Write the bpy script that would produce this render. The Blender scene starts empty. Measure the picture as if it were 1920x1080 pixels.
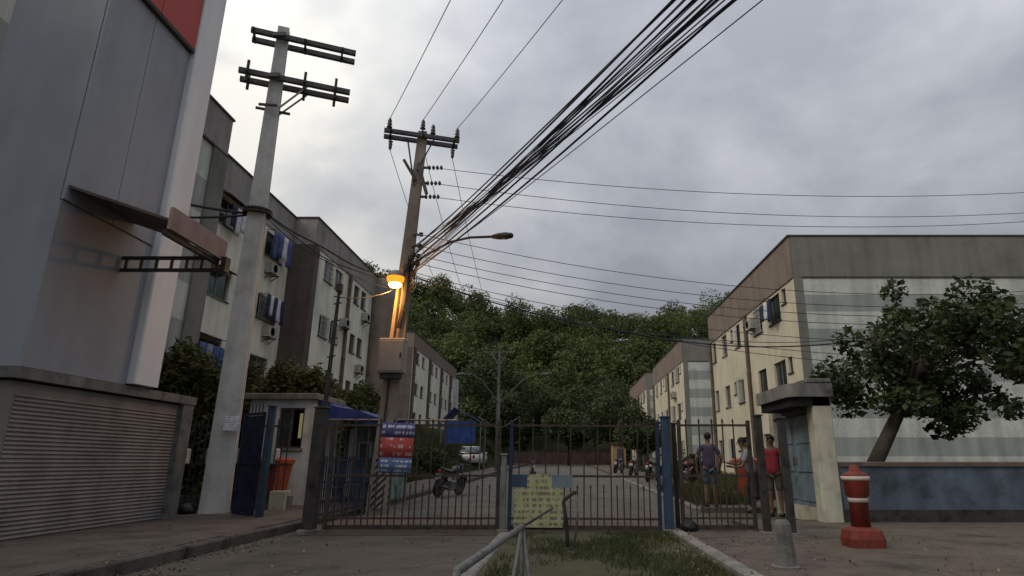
import bpy, bmesh, math, random
import numpy as np
from mathutils import Vector, Matrix
R = math.radians
random.seed(7); rng = np.random.default_rng(11)
scene = bpy.context.scene
C = scene.collection

# ------------------------------------------------------------------ camera
cam_d = bpy.data.cameras.new('camera'); cam = bpy.data.objects.new('camera', cam_d); C.objects.link(cam)
cam_d.sensor_width = 36.0
cam_d.lens = 36.0 * 1168 / 1920
cam_d.shift_x = -(1055 - 960) / 1920
cam_d.shift_y = -(540 - 533) / 1920
cam_d.clip_start = 0.05; cam_d.clip_end = 3000
cam.location = (0, 0, 1.08); cam.rotation_euler = (R(90 + 16), 0, 0)
scene.camera = cam

# ------------------------------------------------------------------ world: overcast dusk sky
SUN_EL, SUN_AZ = 40.0, -122.0          # azimuth from +Y (camera forward), negative = left
w = bpy.data.worlds.new('World'); scene.world = w; w.use_nodes = True
nt = w.node_tree; nt.nodes.clear(); N = nt.nodes; L = nt.links
def nd(t, **k):
    n = N.new(t)
    for a, b in k.items(): setattr(n, a, b)
    return n
out = nd('ShaderNodeOutputWorld'); bg = nd('ShaderNodeBackground'); L.new(bg.outputs[0], out.inputs[0])
tc = nd('ShaderNodeTexCoord'); sep = nd('ShaderNodeSeparateXYZ'); L.new(tc.outputs['Generated'], sep.inputs[0])
def mth(op, a, b=None, clamp=False):
    n = nd('ShaderNodeMath', operation=op, use_clamp=clamp)
    for i, v in enumerate((a, b)):
        if v is None: continue
        if isinstance(v, (int, float)): n.inputs[i].default_value = v
        else: L.new(v, n.inputs[i])
    return n.outputs[0]
zc = mth('ADD', mth('MAXIMUM', sep.outputs[2], 0.0), 0.32)
comb = nd('ShaderNodeCombineXYZ')
L.new(mth('DIVIDE', sep.outputs[0], zc), comb.inputs[0]); L.new(mth('DIVIDE', sep.outputs[1], zc), comb.inputs[1])
mp = nd('ShaderNodeMapping'); L.new(comb.outputs[0], mp.inputs[0]); mp.inputs['Location'].default_value = (4.6, 1.55, 0)
n1 = nd('ShaderNodeTexNoise'); n1.inputs['Scale'].default_value = 1.15; n1.inputs['Detail'].default_value = 5; n1.inputs['Roughness'].default_value = 0.5; n1.inputs['Distortion'].default_value = 0.5
n2 = nd('ShaderNodeTexNoise'); n2.inputs['Scale'].default_value = 3.4; n2.inputs['Detail'].default_value = 6; n2.inputs['Roughness'].default_value = 0.55; n2.inputs['Distortion'].default_value = 0.25
L.new(mp.outputs[0], n1.inputs['Vector']); L.new(mp.outputs[0], n2.inputs['Vector'])
f = mth('ADD', mth('MULTIPLY', n1.outputs[0], 0.66), mth('MULTIPLY', n2.outputs[0], 0.34))
f = mth('SUBTRACT', f, mth('MULTIPLY', sep.outputs[0], 0.25))          # brighter towards the setting sun on the left
ramp = nd('ShaderNodeValToRGB'); L.new(f, ramp.inputs[0])
cr = ramp.color_ramp
cr.elements[0].position = 0.36; cr.elements[0].color = (0.40, 0.42, 0.475, 1)
cr.elements[1].position = 0.68; cr.elements[1].color = (1.05, 1.02, 0.95, 1)
for p, c in ((0.45, (0.52, 0.54, 0.59, 1)), (0.52, (0.64, 0.66, 0.69, 1)), (0.60, (0.80, 0.80, 0.79, 1))):
    e = cr.elements.new(p); e.color = c
sky = nd('ShaderNodeTexSky', sky_type='NISHITA', sun_disc=False)
sky.sun_elevation = R(SUN_EL); sky.sun_rotation = R(SUN_AZ); sky.altitude = 20; sky.air_density = 1.6; sky.dust_density = 3
skm = nd('ShaderNodeMix', data_type='RGBA', blend_type='MULTIPLY'); skm.inputs[0].default_value = 1
L.new(sky.outputs[0], skm.inputs[6]); skm.inputs[7].default_value = (0.08, 0.08, 0.08, 1)
mx = nd('ShaderNodeMix', data_type='RGBA'); mx.inputs[0].default_value = 0.93
L.new(skm.outputs[2], mx.inputs[6]); L.new(ramp.outputs[0], mx.inputs[7])
ov = nd('ShaderNodeMix', data_type='RGBA', blend_type='MULTIPLY'); ov.inputs[0].default_value = 1     # overcast law: brighter overhead than low down
L.new(mx.outputs[2], ov.inputs[6]); L.new(mth('ADD', mth('MULTIPLY', mth('MAXIMUM', sep.outputs[2], 0.0), 1.15), 0.44), ov.inputs[7])
L.new(ov.outputs[2], bg.inputs[0]); bg.inputs[1].default_value = 1.0

# ------------------------------------------------------------------ sun (veiled)
sd = bpy.data.lights.new('sun', 'SUN'); sun = bpy.data.objects.new('sun', sd); C.objects.link(sun)
sd.energy = 1.0; sd.angle = R(25); sd.color = (1.0, 0.93, 0.84)
sv = Vector((math.sin(R(SUN_AZ)) * math.cos(R(SUN_EL)), math.cos(R(SUN_AZ)) * math.cos(R(SUN_EL)), math.sin(R(SUN_EL))))
sun.rotation_euler = sv.to_track_quat('Z', 'Y').to_euler()

vs = scene.view_settings
vs.view_transform = 'Standard'; vs.look = 'None'; vs.exposure = 0.0; vs.gamma = 1.0; vs.use_curve_mapping = False

# ------------------------------------------------------------------ materials
M = {}
def mat(name, col, rough=0.8, var=0.18, scale=3.0, bump=0.0, bscale=40.0, streak=0.0, metal=0.0, spec=0.3, dirt=None, island=0.0, trans=0.0):
    m = bpy.data.materials.new(name); m.use_nodes = True; t = m.node_tree; n, l = t.nodes, t.links
    b = n['Principled BSDF']; b.inputs['Roughness'].default_value = rough; b.inputs['Metallic'].default_value = metal
    b.inputs['Specular IOR Level'].default_value = spec
    geo = n.new('ShaderNodeNewGeometry')
    no = n.new('ShaderNodeTexNoise'); no.inputs['Scale'].default_value = scale; no.inputs['Detail'].default_value = 5; no.inputs['Roughness'].default_value = 0.62
    l.new(geo.outputs['Position'], no.inputs['Vector'])
    rp = n.new('ShaderNodeValToRGB'); l.new(no.outputs[0], rp.inputs[0])
    d = dirt if dirt else tuple(c * (1 - 1.6 * var) for c in col)
    rp.color_ramp.elements[0].position = 0.32; rp.color_ramp.elements[0].color = (*d, 1)
    rp.color_ramp.elements[1].position = 0.70; rp.color_ramp.elements[1].color = (*[min(1, c * (1 + var)) for c in col], 1)
    e = rp.color_ramp.elements.new(0.48); e.color = (*col, 1)
    cur = rp.outputs[0]
    if streak > 0:
        mpn = n.new('ShaderNodeMapping'); mpn.inputs['Scale'].default_value = (2.6, 2.6, 0.22); l.new(geo.outputs['Position'], mpn.inputs[0])
        ns = n.new('ShaderNodeTexNoise'); ns.inputs['Scale'].default_value = 1.0; ns.inputs['Detail'].default_value = 6; l.new(mpn.outputs[0], ns.inputs['Vector'])
        rs = n.new('ShaderNodeMapRange'); rs.inputs['From Min'].default_value = 0.36; rs.inputs['From Max'].default_value = 0.62
        rs.inputs['To Min'].default_value = 1 - streak; rs.inputs['To Max'].default_value = 1.0; l.new(ns.outputs[0], rs.inputs['Value'])
        mm = n.new('ShaderNodeMix'); mm.data_type = 'RGBA'; mm.blend_type = 'MULTIPLY'; mm.inputs[0].default_value = 1
        l.new(cur, mm.inputs[6]); l.new(rs.outputs[0], mm.inputs[7]); cur = mm.outputs[2]
    if island > 0:
        hv = n.new('ShaderNodeHueSaturation'); l.new(cur, hv.inputs['Color'])
        mr = n.new('ShaderNodeMapRange'); mr.inputs['To Min'].default_value = 1 - island; mr.inputs['To Max'].default_value = 1 + island; l.new(geo.outputs['Random Per Island'], mr.inputs['Value'])
        l.new(mr.outputs[0], hv.inputs['Value'])
        mr2 = n.new('ShaderNodeMapRange'); mr2.inputs['To Min'].default_value = 0.478; mr2.inputs['To Max'].default_value = 0.515; l.new(geo.outputs['Random Per Island'], mr2.inputs['Value'])
        l.new(mr2.outputs[0], hv.inputs['Hue']); cur = hv.outputs[0]
    l.new(cur, b.inputs['Base Color'])
    if bump > 0:
        nb = n.new('ShaderNodeTexNoise'); nb.inputs['Scale'].default_value = bscale; nb.inputs['Detail'].default_value = 4; l.new(geo.outputs['Position'], nb.inputs['Vector'])
        bp = n.new('ShaderNodeBump'); bp.inputs['Strength'].default_value = bump; bp.inputs['Distance'].default_value = 0.02
        l.new(nb.outputs[0], bp.inputs['Height']); l.new(bp.outputs[0], b.inputs['Normal'])
    if trans > 0:
        tr = n.new('ShaderNodeBsdfTranslucent'); l.new(cur, tr.inputs['Color']); ms = n.new('ShaderNodeMixShader'); ms.inputs[0].default_value = trans
        l.new(b.outputs[0], ms.inputs[1]); l.new(tr.outputs[0], ms.inputs[2]); l.new(ms.outputs[0], n['Material Output'].inputs[0])
    M[name] = m; return m
mat('asphalt', (0.088, 0.076, 0.062), 0.92, 0.22, 1.3, 0.5, 60)
mat('inner_road', (0.105, 0.096, 0.080), 0.95, 0.24, 0.9, 0.4, 50)
mat('red_paving', (0.100, 0.076, 0.063), 0.95, 0.25, 2.2, 0.4, 45)
mat('sidewalk', (0.105, 0.084, 0.070), 0.95, 0.25, 1.7, 0.4, 45)
mat('dirt', (0.095, 0.078, 0.060), 0.97, 0.3, 1.2, 0.5, 30)
mat('kerb_dirty', (0.085, 0.075, 0.065), 0.95, 0.4, 3, 0.6, 30)
mat('kerb', (0.20, 0.19, 0.17), 0.9, 0.3, 3, 0.4, 40)
mat('ground', (0.075, 0.070, 0.045), 0.97, 0.35, 0.6, 0.4, 20)
mat('turf', (0.055, 0.056, 0.028), 0.97, 0.45, 2.5, 0.6, 40, dirt=(0.07, 0.058, 0.042))
mat('grass', (0.055, 0.062, 0.022), 0.8, 0.3, 2.0, island=0.4, trans=0.2)
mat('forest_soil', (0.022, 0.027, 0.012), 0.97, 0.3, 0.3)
mat('leaf_far', (0.088, 0.114, 0.041), 0.8, 0.5, 0.085, island=0.30, trans=0.25, spec=0.1, dirt=(0.036, 0.056, 0.024))
mat('leaf_mid', (0.050, 0.068, 0.025), 0.8, 0.35, 0.25, island=0.45, trans=0.25, dirt=(0.022, 0.032, 0.014))
mat('leaf_near', (0.036, 0.054, 0.017), 0.6, 0.45, 1.3, island=0.55, trans=0.25)
mat('leaf_hedge', (0.075, 0.084, 0.026), 0.7, 0.4, 0.8, island=0.45, trans=0.2, dirt=(0.035, 0.030, 0.012))
mat('bark', (0.060, 0.048, 0.036), 0.95, 0.3, 6, 0.8, 25)
mat('cream', (0.70, 0.685, 0.575), 0.9, 0.10, 0.7, 0.15, 30, streak=0.2)
mat('cream_warm', (0.56, 0.505, 0.375), 0.9, 0.10, 0.7, 0.15, 30, streak=0.12)
mat('parapet_grey', (0.29, 0.272, 0.25), 0.9, 0.12, 0.8, 0.15, 30, streak=0.22)
mat('parapet_brown', (0.205, 0.160, 0.130), 0.9, 0.12, 0.8, 0.15, 30, streak=0.2)
mat('gable_grey', (0.19, 0.185, 0.165), 0.9, 0.12, 0.8, 0.15, 30, streak=0.2)
mat('stair_brown', (0.108, 0.085, 0.074), 0.9, 0.15, 1.2, 0.15, 30, streak=0.2)
mat('box_grey', (0.30, 0.275, 0.24), 0.8, 0.12, 3, streak=0.25)
mat('stair_beige', (0.30, 0.235, 0.185), 0.9, 0.12, 1, 0.15, 30, streak=0.2)
mat('band_light', (0.52, 0.54, 0.49), 0.9, 0.10, 0.8, 0.2, 30, streak=0.26)
mat('band_dark', (0.31, 0.335, 0.315), 0.9, 0.10, 0.8, 0.2, 30, streak=0.26)
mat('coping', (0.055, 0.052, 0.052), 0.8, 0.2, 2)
mat('roof', (0.10, 0.095, 0.09), 0.9, 0.2, 1)
mat('pipe_brown', (0.125, 0.088, 0.066), 0.6, 0.25, 3, streak=0.2)
mat('concrete_pole', (0.53, 0.54, 0.52), 0.92, 0.14, 2.2, 0.4, 45, streak=0.28)
mat('concrete_pole_brown', (0.290, 0.240, 0.190), 0.92, 0.16, 2.2, 0.4, 45, streak=0.28)
mat('arm_wood', (0.090, 0.085, 0.088), 0.85, 0.25, 6, 0.4, 40)
mat('steel_dark', (0.045, 0.043, 0.046), 0.55, 0.3, 8, metal=0.4)
mat('lamp_dull', (0.085, 0.085, 0.08), 0.7, 0.2, 3)
mat('galvanised', (0.20, 0.20, 0.205), 0.5, 0.2, 8, metal=0.6)
mat('insulator', (0.055, 0.040, 0.040), 0.35, 0.2, 8, spec=0.5)
mat('cable', (0.024, 0.024, 0.036), 0.6, 0.2, 5)
mat('cable_grey', (0.055, 0.055, 0.065), 0.6, 0.2, 5)
mat('rust_bar', (0.052, 0.038, 0.031), 0.8, 0.35, 9, 0.3, 90)
mat('post_dark', (0.040, 0.036, 0.033), 0.75, 0.4, 5, 0.3, 60)
mat('blue_paint', (0.030, 0.058, 0.105), 0.55, 0.35, 5, 0.2, 60, streak=0.3, dirt=(0.035, 0.04, 0.045))
mat('navy_paint', (0.018, 0.028, 0.060), 0.55, 0.4, 5, 0.2, 60, streak=0.3)
mat('door_blue', (0.17, 0.225, 0.26), 0.6, 0.25, 2.5, 0.2, 60, streak=0.3)
mat('rail_grey', (0.13, 0.13, 0.125), 0.6, 0.3, 14, 0.3, 60, metal=0.2)
mat('wall_blue', (0.085, 0.112, 0.140), 0.8, 0.3, 2.0, 0.3, 40, streak=0.35)
mat('grey_post', (0.17, 0.17, 0.16), 0.6, 0.3, 5, 0.2, 60, streak=0.3)
mat('white_wall', (0.50, 0.52, 0.51), 0.9, 0.14, 1.6, 0.2, 40, streak=0.25)
mat('white_paint', (0.58, 0.58, 0.54), 0.8, 0.12, 3, streak=0.2)
mat('dirty_cream', (0.48, 0.46, 0.36), 0.9, 0.2, 3, streak=0.3)
mat('concrete_stain', (0.175, 0.168, 0.152), 0.93, 0.4, 1.8, 0.5, 30, streak=0.4)
mat('painted_shade', (0.015, 0.015, 0.015), 0.9, 0.2, 3)  # near-black colour standing in for shade inside and under things
mat('glass', (0.028, 0.034, 0.036), 0.12, 0.2, 1, spec=0.6)
mat('glass_green', (0.028, 0.060, 0.048), 0.15, 0.3, 3, spec=0.6)
mat('alu', (0.26, 0.26, 0.25), 0.5, 0.15, 5, metal=0.3)
mat('frame_dark', (0.06, 0.055, 0.05), 0.6, 0.2, 5)
mat('shutter_white', (0.45, 0.45, 0.42), 0.8, 0.15, 4, streak=0.2)
mat('ac_white', (0.40, 0.39, 0.35), 0.7, 0.2, 5, streak=0.3)
mat('red_panel', (0.42, 0.05, 0.034), 0.5, 0.06, 0.8)
mat('panel_grey', (0.29, 0.31, 0.34), 0.6, 0.07, 0.7, streak=0.1)
mat('panel_white', (0.74, 0.75, 0.76), 0.6, 0.06, 0.7, streak=0.1)
mat('shutter_grey', (0.22, 0.20, 0.185), 0.7, 0.15, 2, streak=0.2)
mat('fascia_brown', (0.34, 0.235, 0.195), 0.85, 0.12, 2, streak=0.25)
mat('roof_sheet', (0.10, 0.075, 0.06), 0.85, 0.2, 2)
mat('orange_plastic', (0.31, 0.066, 0.028), 0.6, 0.2, 7, 0.2, 40, spec=0.3, dirt=(0.16, 0.045, 0.03), streak=0.3)
mat('red_plastic', (0.21, 0.036, 0.023), 0.65, 0.2, 9, 0.2, 40, spec=0.3, dirt=(0.10, 0.035, 0.026), streak=0.35)
mat('reflective', (0.50, 0.44, 0.38), 0.5, 0.15, 5)
mat('rubber', (0.018, 0.018, 0.018), 0.8, 0.2, 8)
mat('chrome', (0.16, 0.16, 0.16), 0.25, 0.1, 5, metal=0.9)
mat('bike_black', (0.020, 0.020, 0.023), 0.35, 0.2, 5, spec=0.5)
mat('bike_red', (0.16, 0.02, 0.018), 0.35, 0.2, 5, spec=0.5)
mat('bike_blue', (0.03, 0.05, 0.12), 0.35, 0.2, 5, spec=0.5)
mat('lamp_lens', (0.45, 0.44, 0.40), 0.2, 0.1, 5, spec=0.5)
mat('tail_red', (0.35, 0.02, 0.015), 0.3, 0.1, 5, spec=0.5)
mat('car_white', (0.55, 0.55, 0.54), 0.3, 0.05, 3, spec=0.5)
mat('tarp_blue', (0.022, 0.060, 0.22), 0.6, 0.25, 2.5, 0.2, 12)
mat('tarp_navy', (0.018, 0.034, 0.17), 0.6, 0.25, 2.5, 0.2, 12)
mat('teal_paint', (0.17, 0.25, 0.225), 0.8, 0.35, 4, streak=0.4)
mat('paper', (0.52, 0.50, 0.54), 0.8, 0.12, 14)
mat('terracotta', (0.28, 0.195, 0.11), 0.9, 0.15, 1)
mat('pink_wall', (0.095, 0.062, 0.057), 0.9, 0.2, 1, streak=0.2)
mat('skin', (0.16, 0.092, 0.062), 0.6, 0.1, 6)
mat('hair', (0.010, 0.009, 0.009), 0.7, 0.2, 30)
mat('shirt_purple', (0.058, 0.050, 0.088), 0.9, 0.2, 9)
mat('denim', (0.070, 0.092, 0.135), 0.9, 0.25, 9)
mat('shirt_grey', (0.20, 0.21, 0.25), 0.9, 0.2, 9)
mat('trousers_dark', (0.020, 0.026, 0.036), 0.9, 0.2, 9)
mat('shirt_red', (0.24, 0.028, 0.040), 0.9, 0.2, 9)
mat('shorts_olive', (0.075, 0.070, 0.048), 0.9, 0.2, 9)
mat('laundry_blue', (0.060, 0.085, 0.20), 0.9, 0.3, 5)
mat('laundry_white', (0.50, 0.50, 0.55), 0.9, 0.15, 5)
mat('laundry_navy', (0.022, 0.026, 0.055), 0.9, 0.2, 5)
mat('plastic_bag', (0.012, 0.012, 0.014), 0.45, 0.2, 8, 0.5, 18)

def cracks(name, scale, wd, dark):
    m = M[name]; n, l = m.node_tree.nodes, m.node_tree.links; b = n['Principled BSDF']; src = b.inputs['Base Color'].links[0].from_socket
    g = n.new('ShaderNodeNewGeometry'); no = n.new('ShaderNodeTexNoise'); no.inputs['Scale'].default_value = 1.6; no.inputs['Detail'].default_value = 5; l.new(g.outputs['Position'], no.inputs['Vector'])
    ad = n.new('ShaderNodeMix'); ad.data_type = 'RGBA'; ad.inputs[0].default_value = 0.35; l.new(g.outputs['Position'], ad.inputs[6]); l.new(no.outputs['Color'], ad.inputs[7])
    v = n.new('ShaderNodeTexVoronoi'); v.feature = 'DISTANCE_TO_EDGE'; v.inputs['Scale'].default_value = scale; l.new(ad.outputs[2], v.inputs['Vector'])
    r = n.new('ShaderNodeMapRange'); r.inputs['From Min'].default_value = 0.0; r.inputs['From Max'].default_value = wd; r.inputs['To Min'].default_value = dark; l.new(v.outputs['Distance'], r.inputs['Value'])
    fn = n.new('ShaderNodeTexNoise'); fn.inputs['Scale'].default_value = 55; fn.inputs['Detail'].default_value = 3; l.new(g.outputs['Position'], fn.inputs['Vector'])
    fr = n.new('ShaderNodeMapRange'); fr.inputs['From Min'].default_value = 0.3; fr.inputs['From Max'].default_value = 0.7; fr.inputs['To Min'].default_value = 0.72; fr.inputs['To Max'].default_value = 1.28; l.new(fn.outputs[0], fr.inputs['Value'])
    mu = n.new('ShaderNodeMath'); mu.operation = 'MULTIPLY'; l.new(r.outputs[0], mu.inputs[0]); l.new(fr.outputs[0], mu.inputs[1])
    mm = n.new('ShaderNodeMix'); mm.data_type = 'RGBA'; mm.blend_type = 'MULTIPLY'; mm.inputs[0].default_value = 1; l.new(src, mm.inputs[6]); l.new(mu.outputs[0], mm.inputs[7]); l.new(mm.outputs[2], b.inputs['Base Color'])
cracks('band_light', 0.5, 0.006, 0.8); cracks('cream_warm', 0.6, 0.006, 0.82); cracks('asphalt', 0.55, 0.012, 0.45); cracks('inner_road', 0.4, 0.012, 0.55); cracks('sidewalk', 0.9, 0.012, 0.5); cracks('red_paving', 1.1, 0.014, 0.55); cracks('dirt', 0.8, 0.01, 0.7)
def pattern_mat(name, kind, c1, c2, scale=(1, 1, 1), rot=(0, 0, 0), **k):
    """flat print: rows of unreadable lettering or painted hazard stripes"""
    m = bpy.data.materials.new(name); m.use_nodes = True; t = m.node_tree; n, l = t.nodes, t.links
    b = n['Principled BSDF']; b.inputs['Roughness'].default_value = 0.8
    tcn = n.new('ShaderNodeTexCoord'); mpn = n.new('ShaderNodeMapping'); l.new(tcn.outputs['Object'], mpn.inputs[0])
    mpn.inputs['Scale'].default_value = scale; mpn.inputs['Rotation'].default_value = rot
    no = n.new('ShaderNodeTexNoise'); no.inputs['Scale'].default_value = 9; no.inputs['Detail'].default_value = 4; l.new(tcn.outputs['Object'], no.inputs['Vector'])
    rp = n.new('ShaderNodeValToRGB'); rp.color_ramp.elements[0].color = (*c1, 1); rp.color_ramp.elements[1].color = (*c2, 1)
    if kind == 'stripe':
        wv = n.new('ShaderNodeTexWave'); wv.wave_type = 'BANDS'; wv.bands_direction = 'X'; wv.inputs['Scale'].default_value = 1; wv.inputs['Distortion'].default_value = 0.4
        l.new(mpn.outputs[0], wv.inputs['Vector']); l.new(wv.outputs[0], rp.inputs[0])
        rp.color_ramp.elements[0].position = 0.42; rp.color_ramp.elements[1].position = 0.58
    else:
        wv = n.new('ShaderNodeTexWave'); wv.wave_type = 'BANDS'; wv.bands_direction = 'Z'; wv.inputs['Scale'].default_value = 1; l.new(mpn.outputs[0], wv.inputs['Vector'])
        n3 = n.new('ShaderNodeTexNoise'); n3.inputs['Scale'].default_value = 1; n3.inputs['Detail'].default_value = 3; l.new(mpn.outputs[0], n3.inputs['Vector'])
        nr = n.new('ShaderNodeMapRange'); nr.inputs['From Min'].default_value = 0.44; nr.inputs['From Max'].default_value = 0.56; l.new(n3.outputs[0], nr.inputs['Value'])
        mu = n.new('ShaderNodeMath'); mu.operation = 'MULTIPLY'; l.new(wv.outputs[0], mu.inputs[0]); l.new(nr.outputs[0], mu.inputs[1]); l.new(mu.outputs[0], rp.inputs[0])
        rp.color_ramp.elements[0].position = k.get('lo', 0.22); rp.color_ramp.elements[1].position = k.get('hi', 0.42)
    mm = n.new('ShaderNodeMix'); mm.data_type = 'RGBA'; mm.blend_type = 'MULTIPLY'; mm.inputs[0].default_value = 0.6
    l.new(rp.outputs[0], mm.inputs[6]); l.new(no.outputs[0], mm.inputs[7]); l.new(mm.outputs[2], b.inputs['Base Color'])
    M[name] = m
pattern_mat('hazard', 'stripe', (0.03, 0.028, 0.025), (0.36, 0.33, 0.27), (3.0, 3.0, 3.0), (0, R(-45), 0))
pattern_mat('print_yellow', 'print', (0.50, 0.50, 0.27), (0.20, 0.23, 0.14), (19, 19, 3.4), lo=0.30, hi=0.55)
pattern_mat('print_navy', 'print', (0.11, 0.09, 0.26), (0.62, 0.60, 0.72), (22, 22, 3.2), lo=0.30, hi=0.62)
pattern_mat('print_red', 'print', (0.48, 0.07, 0.06), (0.70, 0.42, 0.40), (10, 10, 2.6), lo=0.36, hi=0.72)
pattern_mat('print_blue', 'print', (0.10, 0.16, 0.33), (0.55, 0.58, 0.68), (18, 18, 4.2), lo=0.32, hi=0.66)
pattern_mat('print_sheet', 'print', (0.95, 0.92, 0.98), (0.5, 0.46, 0.55), (14, 14, 7.0), lo=0.32, hi=0.5)

def emis(name, col, strength):
    m = bpy.data.materials.new(name); m.use_nodes = True; n = m.node_tree.nodes; l = m.node_tree.links
    n.clear(); o = n.new('ShaderNodeOutputMaterial'); e = n.new('ShaderNodeEmission'); e.inputs[0].default_value = (*col, 1); e.inputs[1].default_value = strength
    l.new(e.outputs[0], o.inputs[0]); M[name] = m
emis('sodium_glow', (1.0, 0.30, 0.02), 1.7)
emis('sodium_bulb', (1.0, 0.60, 0.18), 30.0)
emis('window_glow', (0.55, 0.50, 0.22), 0.28)  # self-glowing colour for the booth window, no lamp behind it

# ------------------------------------------------------------------ mesh helpers
class MB:
    def __init__(s): s.v = []; s.f = []
    def add(s, vs, fs):
        o = len(s.v); s.v += [tuple(x) for x in vs]; s.f += [tuple(i + o for i in q) for q in fs]; return s
    def box(s, x0, x1, y0, y1, z0, z1):
        return s.add([(x0,y0,z0),(x1,y0,z0),(x1,y1,z0),(x0,y1,z0),(x0,y0,z1),(x1,y0,z1),(x1,y1,z1),(x0,y1,z1)],
                     [(0,3,2,1),(4,5,6,7),(0,1,5,4),(1,2,6,5),(2,3,7,6),(3,0,4,7)])
    def cbox(s, x0, x1, y0, y1, z0, z1, b=0.01):       # box with chamfered vertical and top edges
        pts = [(x0+b,y0),(x1-b,y0),(x1,y0+b),(x1,y1-b),(x1-b,y1),(x0+b,y1),(x0,y1-b),(x0,y0+b)]
        cx, cy = (x0+x1)/2, (y0+y1)/2
        def ring(z, k):
            return [(cx + (px-cx)*(1 - k*2/max(x1-x0, 1e-6)), cy + (py-cy)*(1 - k*2/max(y1-y0, 1e-6)), z) for px, py in pts]
        return s.loft([ring(z0, 0), ring(z1-b, 0), ring(z1, b)], True)
    def loft(s, rings, caps=True):
        n = len(rings[0]); vs = [p for r in rings for p in r]; fs = []
        for k in range(len(rings)-1):
            for i in range(n):
                j = (i+1) % n; fs.append((k*n+i, k*n+j, (k+1)*n+j, (k+1)*n+i))
        if caps: fs.append(tuple(range(n))[::-1]); fs.append(tuple((len(rings)-1)*n+i for i in range(n)))
        return s.add(vs, fs)
    def bar(s, p0, p1, wd, h=None, up=(0,0,1)):
        h = h or wd; p0, p1 = Vector(p0), Vector(p1); d = (p1-p0).normalized(); u = Vector(up)
        if abs(d.dot(u)) > 0.97: u = Vector((0,1,0))
        a = d.cross(u).normalized()*wd/2; b = a.cross(d).normalized()*h/2
        r = lambda p: [p-a-b, p+a-b, p+a+b, p-a+b]
        return s.loft([r(p0), r(p1)])
    def tube(s, pts, r, n=8, caps=True):
        pts = [Vector(p) for p in pts]; rs = r if isinstance(r, (list, tuple)) else [r]*len(pts); rings = []; a = None
        for i, p in enumerate(pts):
            d = (pts[min(i+1, len(pts)-1)] - pts[max(i-1, 0)]).normalized()
            if a is None:
                u = Vector((0,0,1)) if abs(d.z) < 0.9 else Vector((1,0,0)); a = d.cross(u).normalized()
            a = (a - d*a.dot(d)).normalized(); b = d.cross(a)
            rings.append([p + (a*math.cos(2*math.pi*k/n) + b*math.sin(2*math.pi*k/n))*rs[i] for k in range(n)])
        return s.loft(rings, caps)
    def lathe(s, prof, c=(0,0,0), n=14, axis='z'):
        rings = []
        for r, z in prof:
            ring = []
            for k in range(n):
                a = 2*math.pi*k/n; x, y = r*math.cos(a), r*math.sin(a)
                q = (x, y, z) if axis == 'z' else (z, x, y) if axis == 'x' else (y, z, x)
                ring.append((c[0]+q[0], c[1]+q[1], c[2]+q[2]))
            rings.append(ring)
        return s.loft(rings)
    def prism(s, poly, a0, a1, axis='y'):              # 2-D outline extruded along an axis
        def P(p, a): return (p[0], a, p[1]) if axis == 'y' else (a, p[0], p[1]) if axis == 'x' else (p[0], p[1], a)
        return s.loft([[P(p, a0) for p in poly], [P(p, a1) for p in poly]])
    def mesh(s, name, smooth=False):
        me = bpy.data.meshes.new(name); me.from_pydata(s.v, [], s.f)
        bm = bmesh.new(); bm.from_mesh(me); bmesh.ops.recalc_face_normals(bm, faces=bm.faces); bm.to_mesh(me); bm.free()
        if smooth: me.polygons.foreach_set('use_smooth', [True]*len(me.polygons))
        return me
    def build(s, name, m, parent=None, smooth=False, loc=None):
        return link(name, s.mesh(name, smooth), m, parent, loc)
def link(name, me, m=None, parent=None, loc=None):
    if m is not None and not me.materials: me.materials.append(M[m])
    o = bpy.data.objects.new(name, me); C.objects.link(o)
    if parent is not None: o.parent = parent
    if loc is not None: o.location = loc
    return o
def tag(o, label, cat, group=None):
    o['label'] = label; o['category'] = cat
    if group: o['group'] = group
    return o
def thing(name, label, cat, loc=(0,0,0), rz=0.0, group=None):
    o = bpy.data.objects.new(name, None); C.objects.link(o); o.location = loc; o.rotation_euler = (0,0,rz); o.empty_display_size = 0.2
    return tag(o, label, cat, group)
def struct(o, kind='structure'):
    o['kind'] = kind; return o
def copy_tree(o, parent=None):
    c = o.copy(); C.objects.link(c); c.parent = parent
    for ch in list(o.children): copy_tree(ch, c)
    return c
def nmesh(name, V, nper=4):
    """numpy quad soup -> mesh"""
    nq = len(V)//nper; me = bpy.data.meshes.new(name)
    me.vertices.add(len(V)); me.vertices.foreach_set('co', np.ascontiguousarray(V, dtype=np.float32).ravel())
    me.loops.add(len(V)); me.loops.foreach_set('vertex_index', np.arange(len(V), dtype=np.int32))
    me.polygons.add(nq); me.polygons.foreach_set('loop_start', np.arange(0, len(V), nper, dtype=np.int32))
    me.update(calc_edges=True); return me
def leaves(P, size, up=0.3, aspect=0.6, out=None):
    """a leaf-sized diamond at every point"""
    n = len(P); d = rng.normal(size=(n,3)); d[:,2] *= 0.7; d /= np.linalg.norm(d, axis=1)[:,None]
    nn = rng.normal(size=(n,3)); nn[:,2] += up*3
    if out is not None: nn += out*0.8
    a = np.cross(d, nn); a /= np.linalg.norm(a, axis=1)[:,None]+1e-9
    s = (size*(0.6+0.8*rng.random(n)))[:,None]
    V = np.empty((n,4,3)); V[:,0] = P-d*s; V[:,1] = P+a*s*aspect; V[:,2] = P+d*s; V[:,3] = P-a*s*aspect
    return V.reshape(-1,3)
def sstep(a, b, x):
    t = np.clip((x-a)/(b-a), 0, 1); return t*t*(3-2*t)

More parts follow.
